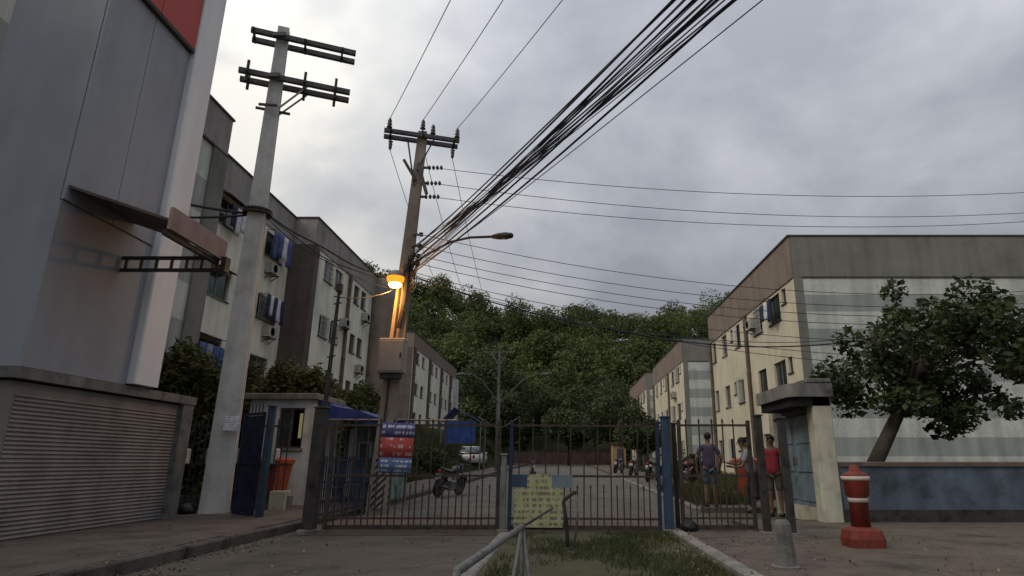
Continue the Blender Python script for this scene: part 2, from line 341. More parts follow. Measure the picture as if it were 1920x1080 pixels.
# ------------------------------------------------------------------ terrain
def rise(y): return np.clip((np.asarray(y, float)-14), 0, 84)*0.012
def bank(x, y): return 3.0*sstep(-6.3, -10.6, x)*sstep(14.5, 18.5, y)
def gz(x, y):
    return float(rise(y) + bank(np.asarray(float(x)), np.asarray(float(y))))
def sheet(name, m, xs, ys, zf, kind='structure'):
    mb = MB(); nx, ny = len(xs), len(ys)
    mb.v = [(x, y, zf(x, y)) for y in ys for x in xs]
    mb.f = [(j*nx+i, j*nx+i+1, (j+1)*nx+i+1, (j+1)*nx+i) for j in range(ny-1) for i in range(nx-1)]
    me = bpy.data.meshes.new(name); me.from_pydata(mb.v, [], mb.f); me.polygons.foreach_set('use_smooth', [True]*len(me.polygons))
    return struct(link(name, me, m), kind)
ys_ground = [-600, -200, -60, -20, 0, 8, 12] + [14+0.5*i for i in range(14)] + [22, 26, 30, 36, 44, 54, 66, 80, 98, 130, 200, 400, 900]
xs_ground = [-900, -300, -120, -60, -30, -20, -14, -11] + [-10.6+0.36*i for i in range(13)] + [-5.5, -4.4, 0, 4, 9, 20, 60, 120, 300, 900]
sheet('ground', 'ground', xs_ground, ys_ground, lambda x, y: gz(x, y) - 0.012)
ys_in = [10.35, 14] + [20+6*i for i in range(13)]
sheet('inner_road', 'inner_road', [-4.3, -2, 0, 2, 3.0], ys_in, lambda x, y: gz(x, y) + 0.004)
sheet('asphalt_road', 'asphalt', [-4.4, -2, 0, 3, 12], [-30, -10, 0, 5, 10.35], lambda x, y: -0.002)
# brick-red ramp strip just inside the gate
mb = MB(); mb.prism([(10.45, 0.006), (10.75, 0.05), (13.2, 0.05), (13.6, 0.010)], -4.25, 2.95, axis='x'); struct(mb.build('entrance_ramp', 'red_paving'))
# left pavement with kerb
def strip(x0, x1, ys, h):                                      # raised slab that follows the rise of the road
    mb = MB(); mb.loft([[(x0, y, -0.2), (x1, y, -0.2), (x1, y, float(rise(y))+h), (x0, y, float(rise(y))+h)] for y in ys]); return mb
mb = strip(-7.6, -4.62, [-20, 14.4], 0.13); mb.add(*(lambda q: (q.v, q.f))(strip(-6.6, -4.62, [14.41, 20, 40, 90], 0.13)))
o = struct(mb.build('sidewalk_left', 'sidewalk'))
def kerb_run(name, x0, x1, ya, yb, h, step, parent, zf=None, km='kerb'):
    first = None
    y = ya
    while y < yb - 0.05:
        y2 = min(y+step, yb)
        q = MB(); q.cbox(x0, x1, 0.008, step-0.008, -0.1, h, 0.02)
        me = first.data if first else None
        k = link('kerb_stone', me if me else q.mesh('kerb_stone'), km, parent)
        z0 = gz(x0, y) if zf else 0.0
        k.location = (random.uniform(-.012, .012), y, z0 + random.uniform(-.008, .008)); k.rotation_euler = (0, 0, random.uniform(-.008, .008))
        first = first or k
        y = y2
kerb_run('k', -4.62, -4.44, 2.0, 40, 0.13, 1.0, o, True, 'kerb_dirty')
# right paving
mb = MB(); mb.box(1.84, 3.2, 2, 10.35, -0.1, 0.055); struct(mb.build('sidewalk_red_paved', 'red_paving'))
mb = MB(); mb.box(3.2, 16, -6, 12.6, -0.1, 0.045); struct(mb.build('sidewalk_dirt', 'dirt'))
o = struct(strip(3.16, 5.6, [14.9, 20, 40, 75], 0.10).build('sidewalk_right', 'sidewalk'))
kerb_run('k', 3.0, 3.16, 15, 40, 0.10, 1.0, o, True)
# grass island between lane and footpath
mb = MB(); mb.box(-0.82, 1.66, 5.2, 10.3, -0.1, 0.05); isl = struct(mb.build('grass_island', 'turf'))
kerb_run('k', 1.66, 1.82, 2.2, 10.2, 0.10, 1.0, isl); kerb_run('k', -0.98, -0.82, 5.2, 10.2, 0.07, 1.0, isl)
P = np.column_stack([rng.uniform(-0.75, 1.6, 16000), rng.uniform(5.3, 10.2, 16000), np.full(16000, 0.05)])
pk = np.sin(P[:,0]*2.3+1)*np.sin(P[:,1]*1.7) + 0.35*np.sin(P[:,0]*7)*np.sin(P[:,1]*6) + rng.normal(0, .35, len(P)) + 0.7*(P[:,0] > 0.4)
P = P[pk > 0.35]
def blades(P, h, wd):
    n = len(P); a = rng.uniform(0, 6.28, n); dx = np.column_stack([np.cos(a), np.sin(a), 0*a]); hh = (h*(0.5+rng.random(n)))[:,None]
    ln = rng.normal(0, .4, (n,2)); tip = P + np.column_stack([ln*hh, np.ones(n)*hh[:,0]])
    V = np.empty((n,3,3)); V[:,0] = P-dx*wd; V[:,1] = P+dx*wd; V[:,2] = tip
    return V.reshape(-1,3)
struct(link('grass', nmesh('grass', blades(P, 0.055, 0.006), 3), 'grass'), 'stuff')
n_ = 900                                                      # fallen leaves and crumbs of litter along the kerbs
lx = np.concatenate([rng.normal(-4.25, .18, n_//3), rng.uniform(-4.3, -1.0, n_//6), rng.normal(1.5, .3, n_//4), rng.uniform(1.9, 5.0, n_//4)]); ly = rng.uniform(5.5, 10.2, len(lx))
lz = np.where(lx < -4.44, .14, np.where(lx < -.98, .004, np.where(lx < 1.66, .075, np.where(lx < 1.84, .11, np.where(lx < 3.2, .062, .052)))))
LV = leaves(np.column_stack([lx, ly, lz+.006]), 0.022, 3.0, 0.5); mat('dead_leaf', (0.16, 0.115, 0.06), 0.9, 0.4, 5, island=0.5)
struct(link('fallen_leaves', nmesh('fallen_leaves', LV), 'dead_leaf'), 'stuff')
# grass on the bank and verges
def scatter(x0, x1, y0, y1, n):
    x = rng.uniform(x0, x1, n); y = rng.uniform(y0, y1, n); z = rise(y) + bank(x, y); return np.column_stack([x, y, z])
P = np.vstack([scatter(-11.4, -6.5, 17, 32, 26000), scatter(-13, -6.4, 32, 62, 26000), scatter(-13, -6.4, 62, 96, 16000), scatter(5.7, 9, 44, 90, 9000), scatter(5.7, 8.6, 15.5, 44, 16000), scatter(3.2, 4.6, 15.6, 22, 3000)])
P[:,2] += 0.05
struct(link('bank_grass', nmesh('bank_grass', blades(P, 0.30, 0.022), 3), 'grass'), 'stuff')

# ------------------------------------------------------------------ hill with forest
RX = np.array([-260, -120, -80, -60, -47, -38, -29, -22, -16, -6, 8, 21, 34, 48, 70, 110, 260.])
RZ = np.array([62, 66, 61, 56, 52.5, 51.0, 47.5, 44.6, 42.8, 41.2, 41.6, 42.5, 43.8, 45.5, 50, 55, 60.])
def hillz(x, y):
    rid = np.interp(x, RX, RZ) - 6.0
    return 0.5 + rid*(0.22*sstep(92, 120, y) + 0.78*sstep(98, 192, y))
xs = np.arange(-260, 261, 8.0); ys_h = np.arange(88, 300, 6.0)
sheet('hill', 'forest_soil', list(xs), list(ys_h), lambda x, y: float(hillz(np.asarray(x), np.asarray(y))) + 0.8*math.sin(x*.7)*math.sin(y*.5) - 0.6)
def ragged_points(n, rx, rz, nl):
    """open crown: many small tufts at branch ends, uneven outline"""
    c = rng.normal(size=(nl,3)); c /= np.linalg.norm(c, axis=1)[:,None]; c *= (0.35+0.62*rng.random(nl)**.7)[:,None]; c[:,2] = c[:,2]*0.85
    lr = 0.10+0.17*rng.random(nl); wgt = lr**2; k = rng.choice(nl, n, p=wgt/wgt.sum()); d = rng.normal(size=(n,3)); d /= np.linalg.norm(d, axis=1)[:,None]
    p = c[k]+d*(lr[k]*(0.25+0.75*rng.random(n)**.5))[:,None]; p[:,2] -= 0.10*(p[:,0]**2+p[:,1]**2)
    return p*np.array([rx, rx, rz]), d
def crown_points(n, rx, ry, rz, nl):
    """points near the shells of several lobes"""
    c = rng.normal(size=(nl,3)); c /= np.linalg.norm(c, axis=1)[:,None]; c *= (0.30+0.38*rng.random(nl))[:,None]; c[:,2] = c[:,2]*0.8+0.08
    lr = 0.30+0.25*rng.random(nl)
    k = rng.integers(0, nl, n); d = rng.normal(size=(n,3)); d /= np.linalg.norm(d, axis=1)[:,None]
    r = lr[k]*(0.55+0.45*rng.random(n)**0.45)
    p = c[k]+d*r[:,None]; return p*np.array([rx, ry, rz]), d
acc = []
gx = np.arange(-84, 80, 5.3)
for yy in np.arange(97, 200, 6.2):
    for xx in gx:
        x = xx+rng.uniform(-2.6, 2.6); y = yy+rng.uniform(-3, 3)
        if abs(x) > 24+0.30*y: continue
        rr = rng.choice([2.4, 3.2, 3.8, 4.6, 6.0])*rng.uniform(.9, 1.12); h = rng.uniform(0.7, 1.35)
        n = int((900 if y > 140 else 1350)*(rr/4)**1.5)
        p, d = crown_points(n, rr, rr, rr*h, 7)
        p += np.array([x, y, float(hillz(np.asarray(x), np.asarray(y))) + 2.0 + rr*h*0.6])
        acc.append(leaves(p, rng.uniform(.24, .36), 0.4, rng.uniform(.5, .85), d))
struct(link('forest', nmesh('forest', np.vstack(acc)), 'leaf_far'), 'stuff')

def tree(name, label, loc, h, rx, rz, n, leaf, m='leaf_mid', nl=11, trunk_r=0.22, lean=(0,0), group=None, crown_z=None, cat='tree'):
    t = thing(name, label, cat, loc, 0, group)
    cz = crown_z if crown_z is not None else h-rz
    mb = MB(); top = Vector((lean[0], lean[1], cz))
    mb.tube([(0,0,-0.3), (lean[0]*.2, lean[1]*.2, cz*.3), (lean[0]*.6, lean[1]*.6, cz*.65), top], [trunk_r*1.25, trunk_r, trunk_r*.8, trunk_r*.5], 9)
    for k in range(9):
        a = k*1.05+rng.uniform(-.3,.3); s = Vector((lean[0]*.6, lean[1]*.6, cz*.62)).lerp(top, rng.random()*.9)
        e = top + Vector((math.cos(a)*rx*.6, math.sin(a)*rx*.6, rng.uniform(-.1,.5)*rz))
        mid = s.lerp(e, .5)+Vector((0,0,.12*rz)); mb.tube([s, mid, e], [trunk_r*.45, trunk_r*.3, trunk_r*.1], 6)
    mb.build('trunk', 'bark', t, True)
    p, d = ragged_points(n, rx, rz, nl*5) if m == 'leaf_near' else crown_points(n, rx, rx, rz, nl); p += np.array([lean[0], lean[1], cz])
    link('crown', nmesh('crown', leaves(p, leaf*(0.6+0.8*rng.random(len(p))**2) if m == 'leaf_near' else leaf, 0.35, 0.6, d)), m, t)
    return t

# ------------------------------------------------------------------ trees at the end of the road
far_trees = [
 (-9.5, 88, 13, 6.0, 5.0, 'tall dark tree at road end, behind far left apartment block'),
 (-2.5, 92, 12, 6.2, 5.2, 'broad dark tree closing the road, left of centre'),
 (4.5, 90, 12.5, 6.0, 5.2, 'broad dark tree closing the road, right of centre'),
 (11.0, 94, 13, 6.0, 5.4, 'dark tree rising behind the farthest right apartment block'),
 (-5.8, 74, 8.5, 3.9, 3.6, 'leafy tree on left verge behind the curved double lamp'),
 (6.0, 72, 9.0, 4.4, 3.9, 'leafy tree on right verge hiding the farthest right block'),
 (0.8, 80, 7.0, 4.6, 3.2, 'low spreading tree standing across the far end of road'),
 (6.6, 55, 5.6, 2.5, 2.2, 'small round tree in front of second right apartment block'),
 (5.9, 46, 4.2, 1.7, 1.6, 'small dark street tree nearest the blue gate post, beyond motorcycles'),
]
for x, y, h, rx, rz, lb in far_trees:
    tree('street_tree', lb, (x, y, gz(x, y)), h, rx, rz, 8500, 0.19 if y > 60 else 0.12, 'leaf_mid', 12, 0.2, group='trees at the road end')
tree('garden_tree', 'dark green leafy tree at right edge before the striped gable', (6.15, 13.6, 0), 6.2, 2.25, 1.95, 15000, 0.075, 'leaf_near', 15, 0.16, lean=(1.95, 0.2), crown_z=3.4)

def hedge(name, label, x0, x1, y0, y1, top, n, leaf, m='leaf_hedge', low=1.2, group=None):
    t = thing(name, label, 'hedge', ((x0+x1)/2, (y0+y1)/2, gz((x0+x1)/2, (y0+y1)/2)), 0, group)
    cx, cy, cz = t.location
    x = rng.uniform(x0, x1, n); y = rng.uniform(y0, y1, n); hgt = top + 0.28*np.sin(x*2.1+y) + 0.2*np.sin(x*5.3+1) + rng.normal(0, .12, n)
    z = hgt - (rng.random(n)**1.6)*(top-low)
    g = rise(y)+bank(x, y); z = np.maximum(z, g+0.05)
    p = np.column_stack([x-cx, y-cy, z-cz]); link('foliage', nmesh('foliage', leaves(p, leaf, 0.1, 0.35)), m, t)
    mb = MB()
    for k in range(int((x1-x0)*3)):
        xx = random.uniform(x0, x1); yy = random.uniform(y0+.1, y1-.1); g0 = gz(xx, yy)
        mb.tube([(xx-cx, yy-cy, g0-cz-.1), (xx-cx+random.uniform(-.2,.2), yy-cy, top-cz-.3)], [0.025, 0.008], 5)
    mb.build('stems', 'bark', t)
    return t
hedge('hedge', 'long hedge left of the shop tower, below the striped wall', -10.9, -9.0, 2.0, 13.5, 2.5, 30000, 0.095, low=0.1, group='hedges below the left block')
hedge('hedge', 'overgrown hedge between concrete pole and left edge', -11.2, -8.0, 15.2, 16.8, 3.45, 17000, 0.095, low=0.2, group='hedges below the left block')
hedge('hedge', 'overgrown hedge behind the white guard booth', -9.0, -6.6, 17.6, 19.2, 3.35, 15000, 0.095, low=1.0, group='hedges below the left block')
hedge('hedge', 'ragged hedge below the left block, behind the blue tarp', -8.6, -7.0, 21.5, 24.5, 3.3, 9000, 0.095, low=1.2, group='hedges below the left block')
for x, y, r, lb in ((-6.9, 33, 1.25, 'rounded bush on left bank in front of the blue tarpaulin shelter'), (-7.4, 27.5, 1.1, 'rounded bush on left bank behind the red and blue banner'), (6.4, 20.0, 0.8, 'low bush on right verge behind the man in denim shorts'), (6.3, 33, 1.0, 'bush on right verge behind the parked motorcycles')):
    t = thing('bush', lb, 'bush', (x, y, gz(x, y)), 0, 'bushes along the verges')
    p, d = crown_points(2600, r, r, r*.9, 8); p[:,2] += r*.6
    link('foliage', nmesh('foliage', leaves(p, 0.085, .3, .5, d)), 'leaf_mid', t)
    q = MB()
    for k in range(5): q.tube([(0,0,-.1), (random.uniform(-.5,.5)*r, random.uniform(-.5,.5)*r, r*.9)], [.03,.01], 5)
    q.build('stems', 'bark', t)

# ------------------------------------------------------------------ buildings
def facade(X, y0, y1, z0, z1, holes, sg, depth=0.16):
    """wall sheet in the plane x=X facing sg with rectangular openings and their reveals"""
    mb = MB(); ys = sorted({y0, y1, *[h[0] for h in holes], *[h[1] for h in holes]}); zs = sorted({z0, z1, *[h[2] for h in holes], *[h[3] for h in holes]})
    inn = lambda y, z: any(h[0] < y < h[1] and h[2] < z < h[3] for h in holes)
    for i in range(len(ys)-1):
        for j in range(len(zs)-1):
            if inn((ys[i]+ys[i+1])/2, (zs[j]+zs[j+1])/2): continue
            mb.add([(X,ys[i],zs[j]),(X,ys[i+1],zs[j]),(X,ys[i+1],zs[j+1]),(X,ys[i],zs[j+1])], [(0,1,2,3) if sg > 0 else (3,2,1,0)])
    B = X - sg*depth
    for a, b, c, d in holes:
        for p, q in (((a,c),(b,c)), ((b,c),(b,d)), ((b,d),(a,d)), ((a,d),(a,c))):
            mb.add([(X,p[0],p[1]),(X,q[0],q[1]),(B,q[0],q[1]),(B,p[0],p[1])], [(0,1,2,3)])
    me = bpy.data.meshes.new('wall'); me.from_pydata(mb.v, [], mb.f); return me
WIN = {}
def window(parent, X, sg, y0, y1, z0, z1, style='slide', glass='glass'):
    """window > pane, sill, (shutter, grille)"""
    wd, h = y1-y0, z1-z0; key = (round(wd,2), round(h,2), style, glass)
    if key not in WIN:
        f = MB(); t = 0.045
        for a, b, c, d in ((0,wd,0,t), (0,wd,h-t,h), (0,t,t,h-t), (wd-t,wd,t,h-t), (wd/2-t/2,wd/2+t/2,t,h-t)): f.box(-0.135, -0.085, a, b, c, d)
        fm = f.mesh('window'); fm.materials.append(M['alu' if style != 'dark' else 'frame_dark'])
        g = MB(); g.box(-0.12, -0.108, t, wd/2-t/2, t, h-t); gm = g.mesh('pane'); gm.materials.append(M[glass])
        g2 = MB(); g2.box(-0.105, -0.093, wd/2+t/2, wd-t, t, h-t); gm2 = g2.mesh('pane'); gm2.materials.append(M[glass])
        sl = MB(); sl.box(-0.15, 0.05, -0.06, wd+0.06, -0.06, -0.002); sm = sl.mesh('sill'); sm.materials.append(M['coping' if style == 'dark' else 'concrete_stain'])
        ex = []
        if style == 'grille':
            q = MB()
            nb = max(4, int(wd/0.13))
            for k in range(nb+1): q.bar((0.10, k*wd/nb, -0.03), (0.10, k*wd/nb, h+0.03), 0.016)
            for k in range(5): q.bar((0.10, -0.01, k*h/4), (0.10, wd+0.01, k*h/4), 0.02)
            for yy in (0, wd):
                for zz in (0.05, h-0.05): q.bar((-0.02, yy, zz), (0.10, yy, zz), 0.02)
            em = q.mesh('grille'); em.materials.append(M['shutter_white']); ex.append(('grille', em))
        if style == 'shutter':
            q = MB()
            n = int(h/0.06)
            for k in range(n): q.box(0.012, 0.035, 0.03, wd*0.5, 0.02+k*h/n, 0.02+k*h/n+h/n*0.8)
            em = q.mesh('shutter'); em.materials.append(M['shutter_white']); ex.append(('shutter', em))
        if style == 'hood':
            q = MB(); q.prism([(0.0, h+0.12), (0.42, h-0.04), (0.42, h-0.01), (0.0, h+0.15)], -0.08, wd+0.08, axis='y')
            em = q.mesh('hood'); em.materials.append(M['coping']); ex.append(('hood', em))
        WIN[key] = (fm, [('pane', gm), ('pane', gm2), ('sill', sm)] + ex)
    fm, kids = WIN[key]
    o = link('window', fm, None, parent); o.location = (X, y0 if sg > 0 else y1, z0); o.rotation_euler = (0, 0, 0 if sg > 0 else math.pi)
    for nm, me in kids: link(nm, me, None, o)
    return o
def dark_back(parent, X, sg, y0, y1, z0, z1): MB().box(min(X-sg*0.17, X-sg*0.24), max(X-sg*0.17, X-sg*0.24), y0, y1, z0, z1).build('room_shade', 'painted_shade', parent)
def block(b, X, sg, y0, y1, z0, ztop, wins, wallm, parm, pz, depth=9.0, near='gable', back=True):
    """one volume of an apartment house: road facade with openings, parapet band, coping, core"""
    holes = [(a, c, d, e) for a, c, d, e, *_ in wins]
    link('facade_wall', facade(X, y0, y1, z0, pz, holes, sg), wallm, b)
    for a, c, d, e, *st in wins: window(b, X, sg, a, c, d, e, *(st or ['slide']))
    xa, xb = (X-sg*0.18, X-sg*depth); xa, xb = min(xa, xb), max(xa, xb)
    MB().box(xa, xb, y0+0.012, y1-0.012, z0, pz-0.01).build('core_wall', 'gable_grey', b)
    p0 = X+sg*0.05; q0, q1 = min(p0, X-sg*depth), max(p0, X-sg*depth)
    MB().box(q0, q1, y0-0.03, y1+0.03, pz, ztop-0.07).build('parapet', parm, b)
    MB().box(q0-0.05, q1+0.05, y0-0.08, y1+0.08, ztop-0.07, ztop).build('coping', 'coping', b)
    # end cheeks, closing the facade sheet to the core
    for yy, s in ((y0, 1), (y1, -1)):
        u0, u1 = min(X-sg*0.004, X-sg*0.2), max(X-sg*0.004, X-sg*0.2)
        MB().box(u0, u1, min(yy, yy+s*0.01)+0.001*s, max(yy, yy+s*0.01)+0.001*s, z0, pz-0.005).build('end_cheek', wallm, b)
def pipe(b, x, y, z0, z1, r=0.075, m='pipe_brown'):
    q = MB(); q.tube([(x, y, z0), (x, y, z1)], r, 10)
    for z in np.arange(z0+0.6, z1, 2.2): q.lathe([(r*1.0, z-.03), (r*1.3, z-.03), (r*1.3, z+.03), (r*1.0, z+.03)], (x, y, 0), 10)
    q.build('downpipe', m, b)
def bands(b, axis, c, u0, u1, zs, off):
    """painted horizontal bands, one mesh each, butted"""
    for k in range(len(zs)-1):
        q = MB(); z1, z0 = zs[k], zs[k+1]
        if axis == 'y': q.box(u0, u1, c, c+off, z0, z1) if off > 0 else q.box(u0, u1, c+off, c, z0, z1)
        else: q.box(min(c, c+off), max(c, c+off), u0, u1, z0, z1)
        q.build('painted_band', 'band_light' if k % 2 == 0 else 'band_dark', b)

# --- left block on its terrace
ZL, ZLP, Z0L = 12.66, 11.22, 1.2
b = thing('apartment_block', 'cream three storey block on left bank with grey parapet, nearest on that side', 'building', (0,0,0), 0, 'apartment blocks along the road')
block(b, -11.6, 1, -2.0, 19.4, Z0L, ZL, [(u, u+1.5, a, c, st) for u in (1.0, 4.2) for (a, c), st in zip(((9.95, 11.0), (7.1, 8.15), (4.45, 5.5)), ('slide', 'grille', 'dark'))], 'band_light', 'parapet_grey', ZLP, 12)
bands(b, 'x', -11.6, 9.0, 18.55, [ZLP, 9.9, 8.75, 7.55, 6.4, 5.25, 4.1, 2.9, 1.7], 0.03)
MB().box(-11.6, -11.5, 18.55, 19.42, Z0L, ZLP-.004).build('corner_pilaster', 'gable_grey', b)
MB().box(-11.6, -11.49, -2, 19.43, ZLP-0.07, ZLP+0.0).build('shadow_strip', 'coping', b)  # dark strip drawn as the shadow line below the parapet
rowsL = [(9.95, 11.0), (7.1, 8.15), (4.45, 5.5)]
wl = []
for i, (a, c) in enumerate(rowsL):
    wl.append((22.0, 23.55, a, c, ('hood', 'hood', 'hood')[i], ('glass', 'glass_green', 'glass')[i]))
    wl.append((25.9, 27.55, a, c, ('slide', 'grille', 'slide')[i]))
wl.append((24.3, 24.9, 7.6, 8.15, 'dark')); wl.append((24.3, 24.9, 10.45, 11.0, 'dark'))
block(b, -13.1, 1, 19.45, 28.4, Z0L, ZL, wl, 'cream', 'parapet_grey', ZLP)
pipe(b, -13.0, 20.1, 1.5, ZLP); pipe(b, -12.98, 24.6, 1.5, 7.4, 0.06)
wl = []
for i, (a, c) in enumerate(rowsL):
    wl.append((30.0, 31.1, a, c, ('grille', 'grille', 'dark')[i])); wl.append((31.5, 32.6, a, c, ('slide', 'grille', 'slide')[i]))
    wl.append((34.6, 35.5, a, c, 'dark')); wl.append((35.9, 36.8, a, c, 'dark'))
block(b, -12.0, 1, 28.45, 38.4, Z0L, ZL, wl, 'cream', 'parapet_grey', ZLP)
MB().box(-13.1, -11.9, 28.32, 28.42, Z0L, ZLP-0.004).build('stair_wall', 'stair_brown', b)
MB().box(-11.9, -11.88, 28.33, 28.9, Z0L, ZLP-0.004).build('stair_return', 'stair_brown', b)
pipe(b, -11.9, 33.6, 1.5, ZLP, 0.09); pipe(b, -11.9, 38.0, 1.5, ZLP, 0.09)
block(b, -10.75, 1, 38.45, 40.2, Z0L, ZL, [], 'stair_beige', 'parapet_grey', ZLP, 6)
MB().box(-12.0, -10.75, 38.40, 38.44, Z0L, ZLP-0.01).build('stair_wall', 'stair_beige', b)
# --- farther left block
b = thing('apartment_block', 'grimy cream block farther along left side, seen past the leaning pole', 'building', (0,0,0), 0, 'apartment blocks along the road')
wl = []
for i, (a, c) in enumerate(rowsL):
    for k, y in enumerate((57.6, 60.0, 64.2, 66.6, 70.4, 72.8, 76.4)):
        wl.append((y, y+1.2, a, c, ('dark', 'slide')[(k+i) % 2]))
block(b, -13.6, 1, 56.0, 79.6, Z0L, ZL, wl, 'cream', 'parapet_brown', ZLP, 10)
for y in (56.4, 63.2, 69.4, 75.2): pipe(b, -13.45, y, 1.5, ZLP, 0.13)
MB().box(-13.6, -13.2, 78.5, 79.7, Z0L, ZLP).build('corner_pilaster', 'white_wall', b)
MB().box(-20, -13.6, 55.92, 56.01, Z0L, ZLP-.004).build('stair_wall', 'stair_brown', b)
# --- right blocks
def right_block(label, y0, y1, zt, seed, extra=0.0):
    b = thing('apartment_block', label, 'building', (0,0,0), 0, 'apartment blocks along the road')
    pz = zt-1.72; g = gz(9, y0)
    rows = [(pz-1.22, pz-0.12), (pz-3.95, pz-2.85), (pz-6.68, pz-5.6)]
    wl = []
    for i, (a, c) in enumerate(rows):
        for k, (u, wd) in enumerate(((0.95, 0.45), (1.7, 1.4), (4.1, 1.15), (7.6, 0.95), (8.95, 0.40), (10.2, 1.0), (12.6, 0.8))):
            if y0+u+wd > y1-0.2: continue
            st = 'dark' if wd < 0.5 else ('slide', 'shutter', 'dark', 'slide', 'grille')[(k*2+i*3+seed) % 5]
            gl = 'glass_green' if (k == 3 and i == 1) else 'glass'
            wl.append((y0+u, y0+u+wd, a if wd > 0.5 else c-0.6, c, st, gl))
    block(b, 8.8, -1, y0, y1, g-0.4, zt, wl, 'cream_warm', 'parapet_brown', pz, 12)
    MB().box(8.8, 9.13, y0-0.06, y0+0.0, g-0.4, pz-.004).build('corner_pilaster', 'gable_grey', b)
    MB().box(8.82, 20.8, y0-0.055, y0-0.032, pz+0.002, zt-0.072).build('gable_parapet', 'gable_grey', b)
    n = 12; zs = [pz-0.03 - k*0.655 for k in range(n)]; zs = [z for z in zs if z > g] + [g-0.3]
    bands(b, 'y', y0, 9.14, 20.7, zs, -0.045)
    MB().box(9.10, 20.8, y0-0.075, y0-0.056, pz-0.03, pz+0.03).build('shadow_strip', 'coping', b)  # same painted shadow line across the gable
    pipe(b, 8.70, y0+6.35, g, pz, 0.085); pipe(b, 8.70, y1-0.25, g, pz, 0.085)
    return b
right_block('cream block with striped gable behind the canopy door, nearest on the right', 22.8, 36.7, 9.6, 0)
right_block('middle of three cream blocks on the right, striped gable half showing', 45.4, 60.4, 9.95, 2)
right_block('farthest of the three cream blocks on the right, among trees', 66.0, 82.0, 10.3, 4)
# small yellow house and pink wall at the road end
b = thing('garden_house', 'small ochre shed at the road end beyond parked motorcycles', 'shed', (5.35, 62, gz(5, 62)))
MB().box(-0.62, 0.62, -1, 1, -0.3, 2.2).build('wall', 'terracotta', b)
MB().prism([(-.75, 2.202), (.75, 2.202), (.75, 2.27), (0, 2.5), (-.75, 2.27)], -1.2, 1.2, 'y').build('roof', 'roof_sheet', b)
MB().box(-0.2, 0.4, -1.03, -1.002, -0.1, 1.8).build('door', 'frame_dark', b)
b = thing('boundary_wall', 'low dull pink wall closing the far end of the road', 'wall', (0.5, 86.2, gz(0, 86)))
MB().box(-7, 6.5, -0.1, 0.1, -0.5, 1.7).build('wall', 'pink_wall', b); MB().box(-7.05, 6.55, -0.16, 0.16, 1.7, 1.78).build('coping', 'coping', b)
for k in range(6): MB().box(-6.9+k*2.6, -6.6+k*2.6, -0.14, -0.102, -0.5, 1.69).build('pier', 'stair_brown', b)

# air conditioners and laundry
def air_con(X, sg, y, z, label):
    t = thing('air_conditioner', label, 'air conditioner', (X, y, z), 0 if sg > 0 else math.pi, 'window air conditioners')
    MB().cbox(0.0, 0.34, -0.38, 0.38, 0.03, 0.50, 0.02).build('housing', 'ac_white', t)
    q = MB(); q.lathe([(0.19, 0.345), (0.19, 0.36), (0.16, 0.36), (0.16, 0.345)], (0, -0.08, 0.27), 16, 'x'); q.build('fan_guard', 'frame_dark', t)
    for yy in (-0.3, 0.3):
        q = MB(); q.bar((0, yy, 0.015), (0.36, yy, 0.015), 0.03); q.bar((0.0, yy, -0.22), (0.32, yy, 0.0), 0.03); q.build('bracket', 'steel_dark', t)
    return t
air_con(-13.1, 1, 27.0, 6.35, 'air conditioner under the barred middle window, beside brown stair wall')
air_con(-12.0, 1, 36.6, 9.2, 'air conditioner beside right downpipe on the left block')
air_con(-12.0, 1, 33.15, 8.1, 'air conditioner left of the paired dark windows')
air_con(-12.0, 1, 36.2, 6.05, 'lower air conditioner below the paired dark windows')
air_con(8.8, -1, 49.0, 5.9, 'air conditioner on the middle right apartment block')
air_con(8.8, -1, 27.9, 6.9, 'air conditioner beside the downpipe of nearest right block')
air_con(-13.1, 1, 26.5, 9.1, 'air conditioner below the blue laundry')
def cloth(name, label, X, y0, y1, z0, z1, m, n=3):
    t = thing(name, label, 'laundry', (X, y0, z0), 0, 'laundry hung outside windows')
    q = MB(); q.tube([(0, -0.05, z1-z0), (0, y1-y0+0.05, z1-z0)], 0.012, 6)
    for y in (0, y1-y0): q.bar((-0.35, y, z1-z0), (0.0, y, z1-z0), 0.02)
    q.build('rail', 'steel_dark', t)
    wd = (y1-y0)/n
    for k in range(n):
        q = MB(); mm = m[k % len(m)]; hh = (z1-z0)*random.uniform(.75, 1.0)
        rings = []
        for j in range(6):
            zz = z1-z0+0.012 - hh*j/5; rings.append([( .03*math.sin(i*1.7+k+j*.5)*(j/5) + 0.016*d, k*wd+0.02+(wd-0.05)*i/5, zz) for d, seq in ((1, range(6)), (-1, range(5,-1,-1))) for i in seq])
        q.loft(rings); q.build('garment', mm, t, True)
cloth('laundry', 'blue and white washing outside top left-block window right of the pole', -12.7, 25.8, 27.7, 9.6, 11.0, ['laundry_blue', 'laundry_blue', 'laundry_white'], 4)
cloth('laundry', 'dark and pale striped washing outside the middle barred window', -12.7, 25.9, 27.6, 6.95, 8.1, ['laundry_navy', 'laundry_white'], 5)
cloth('laundry', 'white washing outside the top window left of the pole', -12.75, 22.3, 23.5, 9.6, 10.7, ['laundry_navy', 'laundry_white', 'laundry_white'], 3)
cloth('laundry', 'blue washing outside the lowest window left of the pole', -12.75, 21.6, 23.4, 3.95, 5.2, ['laundry_blue', 'shirt_grey', 'laundry_blue'], 4)
cloth('laundry', 'dark washing outside nearest right-block window by the pilaster', 8.45, 24.6, 25.9, 6.6, 7.5, ['laundry_navy', 'laundry_white'], 3)

